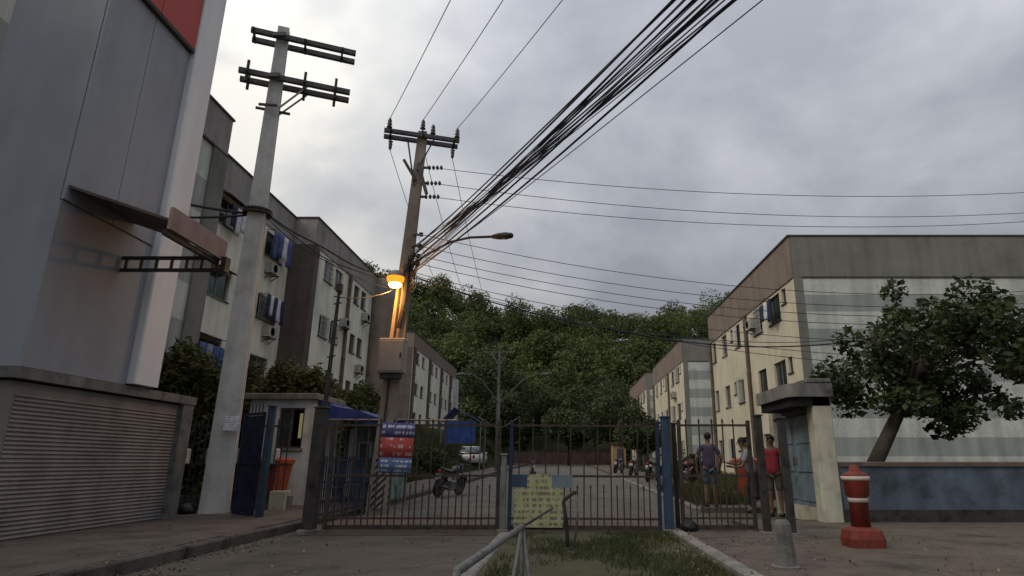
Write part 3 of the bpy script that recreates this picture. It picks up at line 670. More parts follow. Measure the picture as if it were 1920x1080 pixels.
# ------------------------------------------------------------------ shop on the far left
b = thing('shop_tower', 'narrow grey and red panelled shop tower at left edge with white corner pillar', 'building', (-7.0, 0, 0))
MB().box(-1.4, 0, 8.0, 10.0, 2.28, 12.5).build('core_wall', 'panel_grey', b)
for k in range(2):                                            # cladding panels
    y1 = 9.98-k*0.99
    MB().cbox(0.004, 0.05, y1-0.98, y1, 4.62, 8.42, 0.006).build('cladding_panel', 'panel_grey', b)
    MB().cbox(0.004, 0.12, y1-0.98, y1, 8.50, 12.4, 0.006).build('red_panel', 'red_panel', b)
MB().box(0.002, 0.13, 8.0, 9.98, 8.425, 8.495).build('trim', 'coping', b)
MB().cbox(-1.4, 0.16, 10.0, 10.62, 2.3, 12.5, 0.02).build('corner_pillar', 'panel_white', b)
MB().box(0.002, 0.03, 8.0, 9.98, 2.28, 4.6).build('upper_shop_wall', 'panel_grey', b)
q = MB(); q.box(-1.9, -0.05, 8.0, 11.9, -0.1, 2.1); q.build('lower_wall', 'shutter_grey', b)
for k in range(34):
    q = MB(); q.prism([(0.0-.05, 0.08+k*0.055), (0.0-.030, 0.10+k*0.055), (0.0-.05, 0.13+k*0.055)], 8.1, 11.6, 'y'); q.build('shutter_slat', 'shutter_grey', b)
MB().box(-0.06, 0.04, 11.62, 11.95, 0.0, 2.12).build('jamb', 'grey_post', b); MB().box(-1.95, 0.06, 7.9, 11.97, 2.125, 2.27).build('lintel', 'grey_post', b)
t = thing('awning', 'brown edged awning on steel truss projecting from the shop', 'awning', (-7.0, 0, 4.2))
MB().prism([(0.02, 0.62), (1.55, 0.10), (1.55, 0.14), (0.02, 0.66)], 8.05, 9.45, 'y').build('roof_sheet', 'roof_sheet', t)
MB().box(1.55, 1.60, 8.03, 9.47, -0.02, 0.30).build('fascia', 'fascia_brown', t)
MB().box(1.48, 1.548, 8.05, 9.40, -0.10, -0.03).build('gutter', 'steel_dark', t)
for yy in (9.38,):
    q = MB(); q.bar((0, yy, 0.0), (1.62, yy, 0.0), 0.05); q.bar((0, yy, -0.20), (1.62, yy, -0.20), 0.05)
    for k in range(7): q.bar((0.1+k*.24, yy, -0.19), (0.1+k*.24, yy, 0.0), 0.035)
    q.build('truss', 'steel_dark', t)
MB().box(1.60, 1.68, 9.36, 9.50, -0.22, 0.02).build('end_bracket', 'steel_dark', t)

# ------------------------------------------------------------------ utility poles
def pole_shaft(t, h, b0, b1, d0, d1, m, rz, lean=(0,0), zlo=-0.5):
    """tapered double-T concrete pole: two flanges and a recessed web"""
    def sec(z):
        k = max(0, z)/h; bw = (b0+(b1-b0)*k)/2; dw = (d0+(d1-d0)*k)/2; fl = 0.30*dw*2; rc = 0.22*bw*2
        pts = [(-bw,-dw),(bw,-dw),(bw,-dw+fl),(bw-rc,-dw+fl+.02),(bw-rc,dw-fl-.02),(bw,dw-fl),(bw,dw),(-bw,dw),(-bw,dw-fl),(-bw+rc,dw-fl-.02),(-bw+rc,-dw+fl+.02),(-bw,-dw+fl)]
        c, s = math.cos(rz), math.sin(rz)
        return [(x*c-y*s+lean[0]*k, x*s+y*c+lean[1]*k, z) for x, y in pts]
    zs = [zlo, 0] + [h*i/8 for i in range(1, 9)]
    q = MB(); q.loft([sec(z) for z in zs]); return q.build('shaft', m, t)
def crossarm_pair(t, c, ang, length, off, z, gap, m='arm_wood', pins=(), th=0.10):
    d = Vector((math.cos(ang), math.sin(ang), 0)); n = Vector((-d.y, d.x, 0)); c = Vector(c)
    for s in (-1, 1):
        a = c + n*gap*s + d*off[0]; e = c + n*gap*s + d*off[1]
        q = MB(); q.bar((a.x, a.y, z), (e.x, e.y, z), th, th*1.2); q.build('crossarm', m, t)
    for u in pins:
        p = c + d*u
        q = MB(); q.bar((p.x-n.x*(gap+.1), p.y-n.y*(gap+.1), z), (p.x+n.x*(gap+.1), p.y+n.y*(gap+.1), z), 0.05, 0.07)
        q.build('spacer_bolt', 'steel_dark', t)
    return d, n
def insulator(t, p, h=0.28, r=0.075, up=1):
    q = MB(); prof = [(0.018, -0.12), (0.018, 0.0)]
    for k in range(3): prof += [(r*(1-.12*k), 0.02+k*h*.3), (r*.5, 0.02+k*h*.3+h*.18)]
    prof += [(r*.45, h*.92), (r*.25, h)]
    q.lathe([(a, z*up) for a, z in prof], p, 10); return q.build('insulator', 'insulator', t, True)
# tall pole on the left pavement
t = thing('utility_pole', 'tall pale concrete pole with two double crossarms and no wires on top', 'utility pole', (-6.85, 13.0, 0.13), 0, 'utility poles')
pole_shaft(t, 11.2, 0.50, 0.25, 0.40, 0.22, 'concrete_pole', R(20))
ang = math.atan2(0.91, 2.22)
crossarm_pair(t, (0, 0, 0), ang, 2.4, (-0.68, 1.70), 10.85, 0.19, pins=(-0.62, 0.52, 1.38))
crossarm_pair(t, (0, 0, 0), ang, 2.4, (-0.80, 1.66), 9.72, 0.19, pins=(-0.62, 0.62, 1.32))
d = Vector((math.cos(ang), math.sin(ang), 0)); n = Vector((-d.y, d.x, 0))
for u in (-0.62, 0.62, 1.32):
    p = d*u
    for s in (-1, 1): q = MB(); q.tube([(p.x+s*n.x*.19, p.y+s*n.y*.19, 9.48), (p.x+s*n.x*.19, p.y+s*n.y*.19, 10.02)], 0.035, 8); q.build('pin', 'steel_dark', t)
for s in (-1, 1):
    q = MB(); a = d*0.14+n*.16*s; e = d*0.72+n*.19*s; q.bar((a.x, a.y, 8.95), (e.x, e.y, 9.68), 0.035); q.build('brace', 'galvanised', t)
q = MB(); q.bar((-0.34, -.12, 8.95), (0.36, .14, 8.93), 0.05); q.bar((-.2, -.26, 8.95), (0.2, -.2, 8.95), 0.05); q.build('brace_clamp', 'steel_dark', t)
q = MB()
for z in (6.3, 6.36): q.lathe([(0.29, z), (0.31, z), (0.31, z+.04), (0.29, z+.04)], (0, 0, 0), 14)
q.build('steel_band', 'steel_dark', t)
for z in (10.85, 9.72):
    q = MB(); q.box(-0.2, 0.2, -0.3, -0.24, z-.05, z+.05); q.build('through_bolt', 'steel_dark', t)
o = MB().box(-0.14, 0.14, -0.006, 0.0, 0, 0.30).build('notice_sheet', 'print_sheet'); o.location = (-6.62, 12.73, 1.70); o.rotation_euler = (0, 0, R(18))
tag(o, 'small white paper notice stuck to the tall concrete pole', 'notice')

# leaning pole in the middle left with transformer-less arm, lamp and line hardware
t = thing('utility_pole', 'brownish leaning concrete pole with striped base, carrying the lit lamp', 'utility pole', (-4.05, 14.4, 0.13), 0, 'utility poles')
LE = (0.44, 0.0)
pole_shaft(t, 9.15, 0.42, 0.22, 0.34, 0.20, 'concrete_pole_brown', R(8), LE)
def on(z): return (LE[0]*z/9.15, 0, z)
q = MB()
for k, (z0, z1) in enumerate(((0.0, 1.05),)):
    r0, r1 = 0.245, 0.235
    ring = lambda z, r: [(r*math.cos(a)+on(z)[0], r*.86*math.sin(a), z) for a in [2*math.pi*i/16+.2 for i in range(16)]]
    q.loft([ring(z0, r0), ring(z1, r1)])
q.build('striped_sleeve', 'hazard', t)
ang2 = math.atan2(0.55, 1.77)
c2 = (LE[0], 0, 0)
d2, n2 = crossarm_pair(t, c2, ang2, 1.85, (-0.96, 0.92), 8.98, 0.16, pins=(-0.8, 0.0, 0.8), th=0.085)
def arm2(u, s=0, z=0): p = Vector(c2)+d2*u+n2*s; return (p.x, p.y, z)
INS = []
for u, z in ((-0.84, 9.06), (-0.02, 9.16), (0.24, 9.06), (0.86, 9.06)):
    insulator(t, arm2(u, -0.16, z)); INS.append(arm2(u, -0.16, z+.28))
for u in (-0.78, 0.80): insulator(t, arm2(u, 0.16, 8.88), 0.26, 0.065, -1)
q = MB(); q.bar((on(7.75)[0], -.14, 7.75), (on(8.4)[0]-.36, -.16, 8.30), 0.07); q.build('side_arm', 'arm_wood', t)
q = MB(); q.bar((on(8.2)[0]+.02, -.15, 8.2), (on(7.5)[0]+.32, -.2, 7.35), 0.07); q.build('side_arm', 'arm_wood', t)
q = MB(); q.bar((-0.02+.36, -.12, 7.6), (-.28+.36, -.12, 8.95), 0.035); q.bar((.38, -.12, 8.0), (.75, -.05, 8.94), 0.03); q.build('brace', 'steel_dark', t)
for z in (8.16, 7.73, 7.36):                                  # dead-end strings towards the right
    q = MB(); x0 = on(z)[0]+.12
    q.bar((x0-.1, 0, z), (x0+.12, 0, z), 0.05)
    for k in range(4): q.lathe([(0.02, 0), (0.06, .02), (0.06, .05), (0.02, .07)], (x0+.12+k*.10, 0, z), 8, 'x')
    q.build('insulator_string', 'insulator', t)
for z in (6.3, 6.0, 5.75, 5.55):                              # secondary rack
    q = MB(); x0 = on(z)[0]; q.bar((x0+.1, -.12, z), (x0+.30, -.14, z), 0.04); q.lathe([(0.02, -.05), (0.055, -.04), (0.035, 0), (0.055, .04), (0.02, .05)], (x0+.30, -.14, z), 8); q.build('rack_spool', 'insulator', t)
q = MB()
for k in range(9):                                            # coils and splice boxes strapped to the shaft
    a = random.uniform(-1.2, 1.2); z = 5.35 + k*0.06
    q.tube([(on(z)[0]+.22*math.cos(a)+.15*math.sin(u*1.05)*.8, -.2+.05*math.cos(u*2.1), z-.25+.26*math.cos(u*1.05)) for u in range(7)], 0.012, 5)
q.build('cable_coil', 'cable', t)
q = MB(); q.tube([(on(5.0)[0]+.12, -.24, 5.3), (on(4.6)[0]+.10, -.26, 4.5), (on(4.2)[0]+.05, -.24, 3.95)], 0.05, 8); q.build('splice_closure', 'cable', t)
q = MB(); q.tube([(on(2)[0]-.05, -.21, 1.2), (on(5)[0]-.03, -.19, 5.2)], 0.025, 6); q.build('riser_pipe', 'steel_dark', t)
tb = thing('equipment_box', 'beige equipment cabinet strapped to the leaning pole below the lamp', 'equipment box', (-3.86, 14.05, 3.02))
MB().cbox(-0.30, 0.30, -0.17, 0.14, 0.0, 0.78, 0.02).build('housing', 'box_grey', tb)
MB().cbox(-0.27, 0.27, -0.185, -0.172, 0.04, 0.72, 0.004).build('door', 'box_grey', tb)
MB().box(0.20, 0.24, -0.20, -0.186, 0.34, 0.44).build('latch', 'steel_dark', tb); MB().box(-0.24, 0.22, -0.1, 0.1, -0.12, -0.003).build('base_bracket', 'steel_dark', tb)
# lit sodium lamp
tl = thing('street_lamp', 'lit orange sodium street lamp on the leaning pole', 'street lamp', (-3.80, 14.22, 5.15), 0, 'street lamps')
q = MB(); q.tube([(0, 0, -.1), (0, -.12, .02), (-.05, -.3, .10), (-.05, -.42, .11)], 0.028, 8); q.build('arm', 'galvanised', tl)
q = MB(); q.lathe([(0.02, .20), (.10, .19), (.16, .13), (.20, .07), (.205, .05)], (-.05, -.46, 0), 18); q.build('housing', 'galvanised', tl, True)
q = MB(); q.lathe([(.195, .048), (.20, .0), (.18, -.06), (.13, -.11), (.02, -.13)], (-.05, -.46, 0), 18); bw = q.build('glass_bowl', 'sodium_glow', tl, True)  # orange emission stands in for the halo round the bulb
q = MB(); q.lathe([(.01, -.05), (.12, -.08), (.15, -.13), (.115, -.185), (.01, -.21)], (-.05, -.46, 0), 14); q.build('bulb', 'sodium_bulb', bw, True)  # enlarged and dropped below the bowl to imitate the lamp's flare
ld = bpy.data.lights.new('sodium_light', 'POINT'); lo = bpy.data.objects.new('sodium_light', ld); C.objects.link(lo); lo.parent = tl
ld.color = (1.0, 0.42, 0.08); ld.energy = 95; ld.shadow_soft_size = 0.12; lo.location = (-.05, -.46, -0.32)
# unlit lamp on the long bracket to the right
tl = thing('street_lamp', 'unlit street lamp on long bracket reaching right from the leaning pole', 'street lamp', (-3.75, 14.3, 5.75), 0, 'street lamps')
q = MB(); q.tube([(0, 0, -.2), (.45, -.1, .12), (1.1, -.45, .34), (1.6, -.7, .36), (2.2, -1.0, .27)], [.03]*5, 8); q.build('arm', 'steel_dark', tl, True)
q = MB(); q.lathe([(0.01, -.05), (.045, 0), (.075, .16), (.085, .36), (.06, .52), (.01, .56)], (0, 0, 0), 12, 'x'); o = q.build('housing', 'steel_dark', tl, True); o.location = (2.15, -0.98, .275); o.rotation_euler = (0, R(6), R(-26))
q = MB(); q.lathe([(.01, -.05), (.055, -.03), (.06, .0), (.01, .0)], (0, 0, 0), 10); o = q.build('glass_bowl', 'lamp_lens', tl, True); o.location = (2.46, -1.13, .20)
# far pole with T top and the curved double lamp
t = thing('utility_pole', 'distant thin concrete pole with plain T crossarm before the hill', 'utility pole', (-4.9, 48, gz(-4.9, 48)), 0, 'utility poles')
pole_shaft(t, 9.1, 0.30, 0.17, 0.24, 0.15, 'lamp_dull', 0)
q = MB(); q.bar((-1.2, 0, 8.95), (1.15, 0, 8.95), 0.10, 0.12); q.build('crossarm', 'lamp_dull', t)
for u in (-1.05, 0.0, 1.0): insulator(t, (u, 0, 9.03))
q = MB(); q.bar((.1, -.12, 8.0), (.6, -.05, 8.9), 0.04); q.bar((-.1, -.12, 8.0), (-.6, -.05, 8.9), 0.04); q.build('brace', 'galvanised', t)
tl = thing('street_lamp', 'distant double armed lamp post with arms curving outwards', 'street lamp', (-4.55, 45.5, gz(-4.5, 45)), 0, 'street lamps')
q = MB(); q.tube([(0, 0, -.2), (0, 0, 5.4)], [.08, .05], 10); q.build('post', 'lamp_dull', tl, True)
for s in (-1, 1):
    e = 3.0 if s > 0 else 2.5
    q = MB(); q.tube([(0, 0, 4.7), (s*.25*e, 0, 5.6), (s*.55*e, 0, 6.5), (s*.8*e, 0, 6.9), (s*e, 0, 6.95)], [.04, .038, .035, .03, .03], 8); a = q.build('arm', 'lamp_dull', tl, True)
    q = MB(); q.lathe([(.02, 0), (.10, .1), (.13, .4), (.08, .7), (.01, .75)], (0, 0, 0), 10, 'x'); h = q.build('lamp_head', 'lamp_dull', a, True); h.location = (s*(e-.05) if s > 0 else -(e+.7), 0, 6.92)
    q = MB(); q.tube([(0, 0, 3.0), (s*.9, 0, 3.5), (s*1.5, 0, 3.9)], [.04, .04, .03], 8); q.build('lower_bracket', 'lamp_dull', tl, True)
# poles behind and to the right of the camera that carry the far ends of the lines
t = thing('utility_pole', 'concrete pole behind the viewpoint taking the cable bundle', 'utility pole', (8.3, -6.0, 0.04), 0, 'utility poles')
pole_shaft(t, 10.2, 0.45, 0.24, 0.36, 0.20, 'concrete_pole', R(30)); crossarm_pair(t, (0,0,0), R(27), 2.4, (-1.3, 1.3), 9.9, 0.17, pins=(-1, 0, 1))
t = thing('utility_pole', 'concrete pole beyond the right edge taking the cross-street wires', 'utility pole', (19.5, 16.4, 0), 0, 'utility poles')
pole_shaft(t, 9.6, 0.45, 0.24, 0.36, 0.20, 'concrete_pole', 0)

# ------------------------------------------------------------------ wires
def wire(a, b, sag, r, name, label, cat='cable', m='cable', group=None, n=26, wob=0.0):
    a, b = Vector(a), Vector(b); pts = []
    ph = random.uniform(0, 6)
    for i in range(n+1):
        t_ = i/n; p = a.lerp(b, t_); p.z -= 4*sag*t_*(1-t_); p.z += wob*math.sin(t_*9+ph)*math.sin(math.pi*t_); p.x += wob*math.cos(t_*7+ph)*math.sin(math.pi*t_); pts.append(p)
    mb = MB(); o0 = pts[0]; mb.tube([p-o0 for p in pts], r, 5); o = mb.build(name, m, None, True); o.location = o0
    return tag(o, label, cat, group)
B = Vector((-4.05, 14.4, 0.13))
for k, ex in enumerate((6.0, 7.3, 8.55)):
    s = B + Vector(INS[(0, 1, 3)[k]]); wire(s, (ex, -6.0 + .0*k, 10.0), 0.5, 0.0085, 'power_line', 'bare power line rising from crossarm of the leaning pole, ' + ('leftmost of three', 'middle of three', 'rightmost of three')[k], 'wire', 'cable_grey', 'three bare lines')
for k in range(24):
    u = k/23; z0 = 5.35+0.75*random.random()
    ex = 7.75 + 1.35*u**1.5 + random.uniform(-.05, .05); ez = 6.95 - 0.55*u + random.uniform(-.12, .12)
    wire((-3.62+random.uniform(0, .1), 14.15, z0), (ex, -6.0, ez), 0.34+0.12*random.random(), (0.009, 0.013, 0.0075, 0.016, 0.007)[k % 5] if u < .7 else 0.007, 'communication_cable', 'black cable in the thick bundle sweeping from leaning pole to top right', 'cable', 'cable' if k % 3 else 'cable_grey', 'bundled overhead cables', 30, random.uniform(.02, .075))
for k, z in enumerate((8.29, 7.86, 7.49)):
    wire((-3.28, 14.4, z), (19.3, 16.4, (9.1, 8.55, 8.35)[k]), (0.75, 0.85, 0.85)[k], 0.0085, 'cross_wire', ('upper', 'middle', 'lower')[k] + ' of three wires running level to the right above the right block', 'wire', 'cable', 'three wires to the right')
for k, z in enumerate((6.43, 6.13, 5.88, 5.68)):
    wire((-3.45, 14.26, z), (19.3, 16.4, (6.5, 6.2, 6.0, 5.8)[k]), (1.25, 1.28, 1.30, 1.32)[k], 0.0085, 'service_wire', ('topmost', 'second', 'third', 'lowest')[k] + ' of four wires sagging right from lamp height', 'wire', 'cable', 'four sagging wires')
for k in range(3): wire((-3.5, 14.28, 5.45-.07*k), (19.3, 16.4, (5.4, 5.1, 4.7)[k]), (1.45, 1.62, 1.55)[k], 0.008, 'service_wire', ('upper', 'middle', 'lower')[k] + ' of three loose wires sagging low across the hilltop', 'wire', 'cable', 'three loose wires', 26, 0.03)
wire((-3.5, 14.3, 5.35), (10.5, 16.0, 4.6), 1.05, 0.017, 'drop_cable', 'thick black cable drooping across the front of right apartment block', 'cable', 'cable', None, 30, 0.04)
wire((-3.5, 14.3, 5.2), (10.5, 15.9, 4.75), 1.0, 0.009, 'drop_cable', 'thin cable beside the thick drooping cable at right', 'cable', 'cable', None, 30, 0.05)
for k in range(3): wire(B + Vector(arm2((-0.78, 0.1, 0.80)[k], 0.16, 8.62)), (-4.9+(-1.05, 0.0, 1.0)[k], 48, 9.45+.3), 1.9, 0.008, 'street_line', 'thin line running up the road to the T pole, ' + ('left', 'middle', 'right')[k] + ' of three', 'wire', 'cable_grey', 'lines along the road')
for k in range(3): wire((-4.05, 14.2, 5.30-.12*k), (-6.62, 13.0, 6.45-.05*k), 0.16+.05*k, (.020, .013, .011)[k], 'span_cable', 'black cable strung between the two concrete poles, ' + ('upper', 'middle', 'lower')[k] + ' of three', 'cable', 'cable', 'cables between the poles', 16, 0.03)
wire((-7.02, 12.9, 6.42), (-9.6, 11.4, 6.6), 0.10, 0.030, 'stay_rod', 'dark rod reaching left from tall pole, upper of two', 'rod', 'steel_dark', 'rods on the tall pole', 8)
wire((-7.02, 12.85, 6.36), (-8.35, 12.2, 6.05), 0.03, 0.028, 'stay_rod', 'dark rod reaching left from tall pole, lower of two', 'rod', 'steel_dark', 'rods on the tall pole', 8)
wire((-3.95, 14.1, 5.0), (-4.1, 10.8, 3.95), 0.10, 0.010, 'service_wire', 'thin wire from the leaning pole down to the iron gate mast', 'wire', 'cable', None, 10)

# ------------------------------------------------------------------ gates and fences
GY = 10.6
def spear_bar(h, r=0.0125):
    q = MB(); q.tube([(0,0,0), (0,0,h-.07)], r, 6); q.lathe([(r, h-.07), (r*1.7, h-.055), (0.001, h)], (0,0,0), 6); return q.mesh('bar')
LONG = spear_bar(1.74); SHORT = spear_bar(0.70, 0.011)
for me in (LONG, SHORT): me.materials.append(M['rust_bar'])
def gate_leaf(name, label, x0, x1, stile_m, flip=1, cat='gate', dz=0.0, step=0.105, group=None, tilt=0.0):
    t = thing(name, label, cat, (x0, GY, 0.06+dz), 0, group); t.rotation_euler = (0, tilt, 0); wd = x1-x0
    for z, h in ((0.035, 0.07), (0.17, 0.03), (0.82, 0.035), (1.62, 0.035)):
        q = MB(); q.box(0.0, wd, -0.02, 0.02, z-h/2, z+h/2); q.build('rail', 'rust_bar', t)
    for x in (0.025, wd-0.025):
        q = MB(); q.cbox(x-0.03, x+0.03, -0.03, 0.03, 0.0, 1.70, 0.006); q.build('stile', stile_m, t)
    n = int((wd-0.12)/step)
    for k in range(1, n):
        o = link('bar', LONG if k % 2 else SHORT, None, t); o.location = (0.06+k*(wd-0.12)/n + random.uniform(-.012, .012), random.uniform(-.004, .004), 0.0)
        o.rotation_euler = (random.uniform(-.006, .006), random.uniform(-.012, .012), 0)
    q = MB(); q.bar((0.06, 0.026, 0.2), (wd-0.06, 0.026, 0.78) if flip > 0 else (wd-0.06, 0.026, 0.2), 0.03, 0.008)
    if flip > 0: q.build('brace', 'rust_bar', t)
    return t
gate_leaf('driveway_gate', 'rusty barred driveway gate, left leaf, holding the red and blue banner', -3.82, -1.02, 'rust_bar', 0, group='driveway gate leaves')
gate_leaf('driveway_gate', 'rusty barred driveway gate, right leaf, holding the yellow board', -0.88, 1.58, 'navy_paint', 0, group='driveway gate leaves', tilt=R(0.4))
gate_leaf('footpath_gate', 'narrow barred footpath gate right of the blue post', 1.90, 3.10, 'rust_bar', 0, group=None, step=0.095)
def post(name, label, x, y, wd, h, m, lean=0.0, cap=True):
    t = thing(name, label, 'post', (x, y, 0.0)); t.rotation_euler = (0, lean, 0)
    q = MB(); q.cbox(-wd/2, wd/2, -wd/2, wd/2, -0.2, h, 0.012); q.build('shaft', m, t)
    if cap: q = MB(); q.cbox(-wd/2-.015, wd/2+.015, -wd/2-.015, wd/2+.015, h, h+.03, 0.01); q.build('cap', m, t)
    q = MB(); q.cbox(-wd/2-.05, wd/2+.05, -wd/2-.05, wd/2+.05, -0.1, 0.07, 0.012); q.build('footing', 'concrete_stain', t)
    return t
post('gate_post', 'thick dark iron post at left end of the driveway gate', -4.02, GY-.05, 0.19, 1.95, 'post_dark', R(0.6))
post('gate_post', 'pale grey steel post where the two gate leaves meet', -0.955, GY-.02, 0.09, 1.2, 'grey_post')
post('gate_post', 'blue square post between driveway gate and footpath gate', 1.70, GY, 0.14, 1.80, 'blue_paint')
post('gate_post', 'slim dark post just right of the blue gate post', 1.84+.02, GY+.12, 0.07, 1.70, 'post_dark', 0)
post('gate_post', 'dark post at right end of the footpath gate', 3.15, GY-.35, 0.11, 1.80, 'post_dark', R(-0.4))
post('gate_post', 'dark leaning post nearest the blue double door', 3.46, GY-.55, 0.11, 1.75, 'post_dark', R(-0.5))
t = thing('iron_mast', 'thin rusty iron mast standing at left gate post', 'mast', (-4.12, GY+.25, 0.0)); t.rotation_euler = (0, R(1.2), 0)
q = MB(); q.tube([(0,0,-.2), (0,0,2.2), (0,0,4.05)], [.05, .042, .03], 8); q.build('shaft', 'post_dark', t)
for k in range(7):
    z = 1.9+.32*k; q = MB(); q.bar((-.07, 0, z), (.07, 0, z+.03), 0.022); q.build('step_peg', 'rust_bar', t)
q = MB(); q.cbox(-.05, .05, -.05, .05, 4.05, 4.2, .01); q.build('junction_box', 'post_dark', t)
# banner and board
t = thing('banner', 'vinyl banner in navy, red and blue tied to left gate leaf', 'banner', (-2.74, GY-.045, 0.92)); t.rotation_euler = (0, R(2), 0)
for nm, z0, z1, m in (('header', 0.56, 0.80, 'print_navy'), ('middle_panel', 0.24, 0.56, 'print_red'), ('footer', 0.0, 0.24, 'print_blue')):
    q = MB(); n = 6
    rings = [[(-.27+.54*i/n, .012*math.sin(i*1.3)-.0, z) for i in range(n+1)] + [(-.27+.54*i/n, .012*math.sin(i*1.3)+.006, z) for i in range(n, -1, -1)] for z in (z0, z1)]
    q.loft(rings); q.build(nm, m, t, True)
for x in (-.26, .26):
    for z in (.02, .78): q = MB(); q.tube([(x, 0, z), (x, .05, z+.02)], .005, 5); q.build('tie', 'paper', t)
t = thing('notice_board', 'faded yellow board with blue header on the right gate leaf', 'sign', (-0.80, GY-.05, 0.10)); t.rotation_euler = (0, R(0.4), 0)
MB().cbox(0.02, 0.80, -.008, .008, 0.0, 0.60, .003).build('panel', 'print_yellow', t)
MB().cbox(-0.03, 0.22, -.008, .008, 0.605, 0.80, .003).build('header', 'blue_paint', t)
MB().cbox(0.225, 0.62, -.008, .008, 0.605, 0.80, .003).build('header', 'print_yellow', t)
MB().cbox(0.625, 0.95, -.008, .008, 0.605, 0.80, .003).build('header', 'door_blue', t)
# blue railing running back from the left gate post
t = thing('railing', 'dark blue barred railing running back along the left pavement', 'railing', (-4.30, 11.0, 0.13))
for z in (0.08, 0.5, 1.0): q = MB(); q.box(-.018, .018, 0, 4.6, z-.015, z+.015); q.build('rail', 'navy_paint', t)
br = MB(); br.tube([(0,0,0.02), (0,0,1.08)], 0.011, 6); brm = br.mesh('bar'); brm.materials.append(M['navy_paint'])
for k in range(42): o = link('bar', brm, None, t); o.location = (0, 0.05+k*.11, 0)
# second blue railing, just beyond it, across the pavement
t = thing('railing', 'blue barred railing crossing the left pavement beyond the orange bin', 'railing', (-5.75, 15.7, 0.13))
for z in (0.08, 0.5, 1.0): q = MB(); q.box(0, 1.45, -.018, .018, z-.015, z+.015); q.build('rail', 'navy_paint', t)
for k in range(14): o = link('bar', brm, None, t); o.location = (0.03+k*.107, 0, 0)
# blue sheet pedestrian gate standing open
t = thing('sheet_gate', 'dark blue sheet steel gate standing ajar beside the tall pole', 'gate', (-5.62, 12.0, 0.13), R(142))
q = MB()
for a in ((0, .05, .02, 1.88), (.72, .77, .02, 1.88)): q.box(a[0], a[1], -.02, .02, a[2], a[3])
q.box(.05, .72, -.02, .02, 1.83, 1.88); q.box(.05, .72, -.02, .02, .02, .08); q.box(.05, .72, -.02, .02, .92, .98); q.build('frame', 'navy_paint', t)
for z in (.081, .981): MB().box(.051, .719, -.006, .006, z, z+.838).build('sheet', 'navy_paint', t)
for k in range(5): q = MB(); q.bar((.12+k*.135, 0, 1.88), (.12+k*.135, 0, 2.05), .016); q.build('spike', 'navy_paint', t)
MB().box(.62, .70, -.05, -.021, .92, 1.06).build('lock', 'steel_dark', t)
t2 = post('gate_post', 'blue steel post the left sheet gate hangs on', -5.50, 12.0, 0.12, 2.1, 'blue_paint')
# fence left of the tall pole
t = thing('fence', 'dark barred fence with white blocks behind the tall pole', 'fence', (-9.2, 13.9, 0.1))
for z in (0.35, 0.95, 1.75): q = MB(); q.box(0, 3.3, -.02, .02, z-.02, z+.02); q.build('rail', 'post_dark', t)
fb = MB(); fb.tube([(0,0,0.05), (0,0,1.9)], 0.013, 6); fbm = fb.mesh('bar'); fbm.materials.append(M['post_dark'])
for k in range(26): o = link('bar', fbm, None, t); o.location = (0.06+k*.128, 0, 0)
for x in (0.3, 0.95, 1.6, 2.25, 2.9): MB().cbox(x-.11, x+.11, .03, .25, 0.95, 1.28, .02).build('white_block', 'white_wall', t)
MB().box(-.2, 3.4, .04, .24, 0.0, 0.30).build('footing', 'concrete_stain', t)
for x in (0.6, 2.0): MB().cbox(x-.16, x+.16, -.1, .02, 0.02, 0.30, .02).build('white_block', 'white_wall', t)

# ------------------------------------------------------------------ guard booth and tarp
t = thing('guard_booth', 'small white guard booth with dark window at left', 'booth', (-7.5, 15.2, 0.13))
q = MB()
hx0, hx1, hz0, hz1, W_, H_ = 0.72, 1.32, 1.28, 2.22, 1.52, 2.42
for a in ((0, hx0, 0, H_), (hx1, W_, 0, H_), (hx0, hx1, 0, hz0), (hx0, hx1, hz1, H_)): q.box(a[0], a[1], 0, 0.12, a[2], a[3])
q.build('front_wall', 'white_wall', t)
MB().box(0, .12, .121, 1.8, 0, H_).build('side_wall', 'white_wall', t); MB().box(W_-.12, W_, .121, 1.8, 0, H_).build('side_wall', 'white_wall', t); MB().box(.121, W_-.121, 1.7, 1.8, 0, H_).build('back_wall', 'painted_shade', t)
MB().cbox(-.14, W_+.1, -.14, 1.95, H_+.002, H_+.14, .02).build('roof', 'concrete_stain', t)
q = MB()
for a in ((hx0, hx1, hz0, hz0+.04), (hx0, hx1, hz1-.04, hz1), (hx0, hx0+.04, hz0+.04, hz1-.04), (hx1-.04, hx1, hz0+.04, hz1-.04), (1.0, 1.04, hz0+.04, hz1-.04)): q.box(a[0], a[1], .03, .08, a[2], a[3])
wo = q.build('window', 'frame_dark', t)
MB().box(hx0+.04, 1.0, .05, .058, hz0+.04, hz1-.04).build('pane', 'glass', wo)
MB().box(1.05, 1.26, .40, .46, hz0+.25, hz1-.1).build('glow_panel', 'window_glow', wo)  # emissive panel for the yellow-green inside the window, not a lamp
MB().box(hx0-.05, hx1+.05, -.05, -.001, hz0-.06, hz0).build('sill', 'concrete_stain', wo)
t = thing('tarp_awning', 'navy blue tarpaulin awning right of the guard booth', 'awning', (-5.95, 15.3, 0.13))
q = MB(); n = 8
def ty(i, j): return (1.85*i/n, 0.15+1.9*j/n + .02*math.sin(i*1.9), 2.42 - .45*i/n + 0.12*j/n*0 - .05*math.sin(math.pi*(i % 4)/4) - .03*math.sin(j*1.3))
top = [[ty(i, j) for i in range(n+1)] for j in range(n+1)]
for j in range(n):
    for i in range(n): q.add([top[j][i], top[j][i+1], top[j+1][i+1], top[j+1][i]], [(0,1,2,3)])
fr = [[(x, y, z), (x, y-.01, z-.36+.2*i/n+.03*math.sin(i*2.4))] for i, (x, y, z) in enumerate(top[0])]
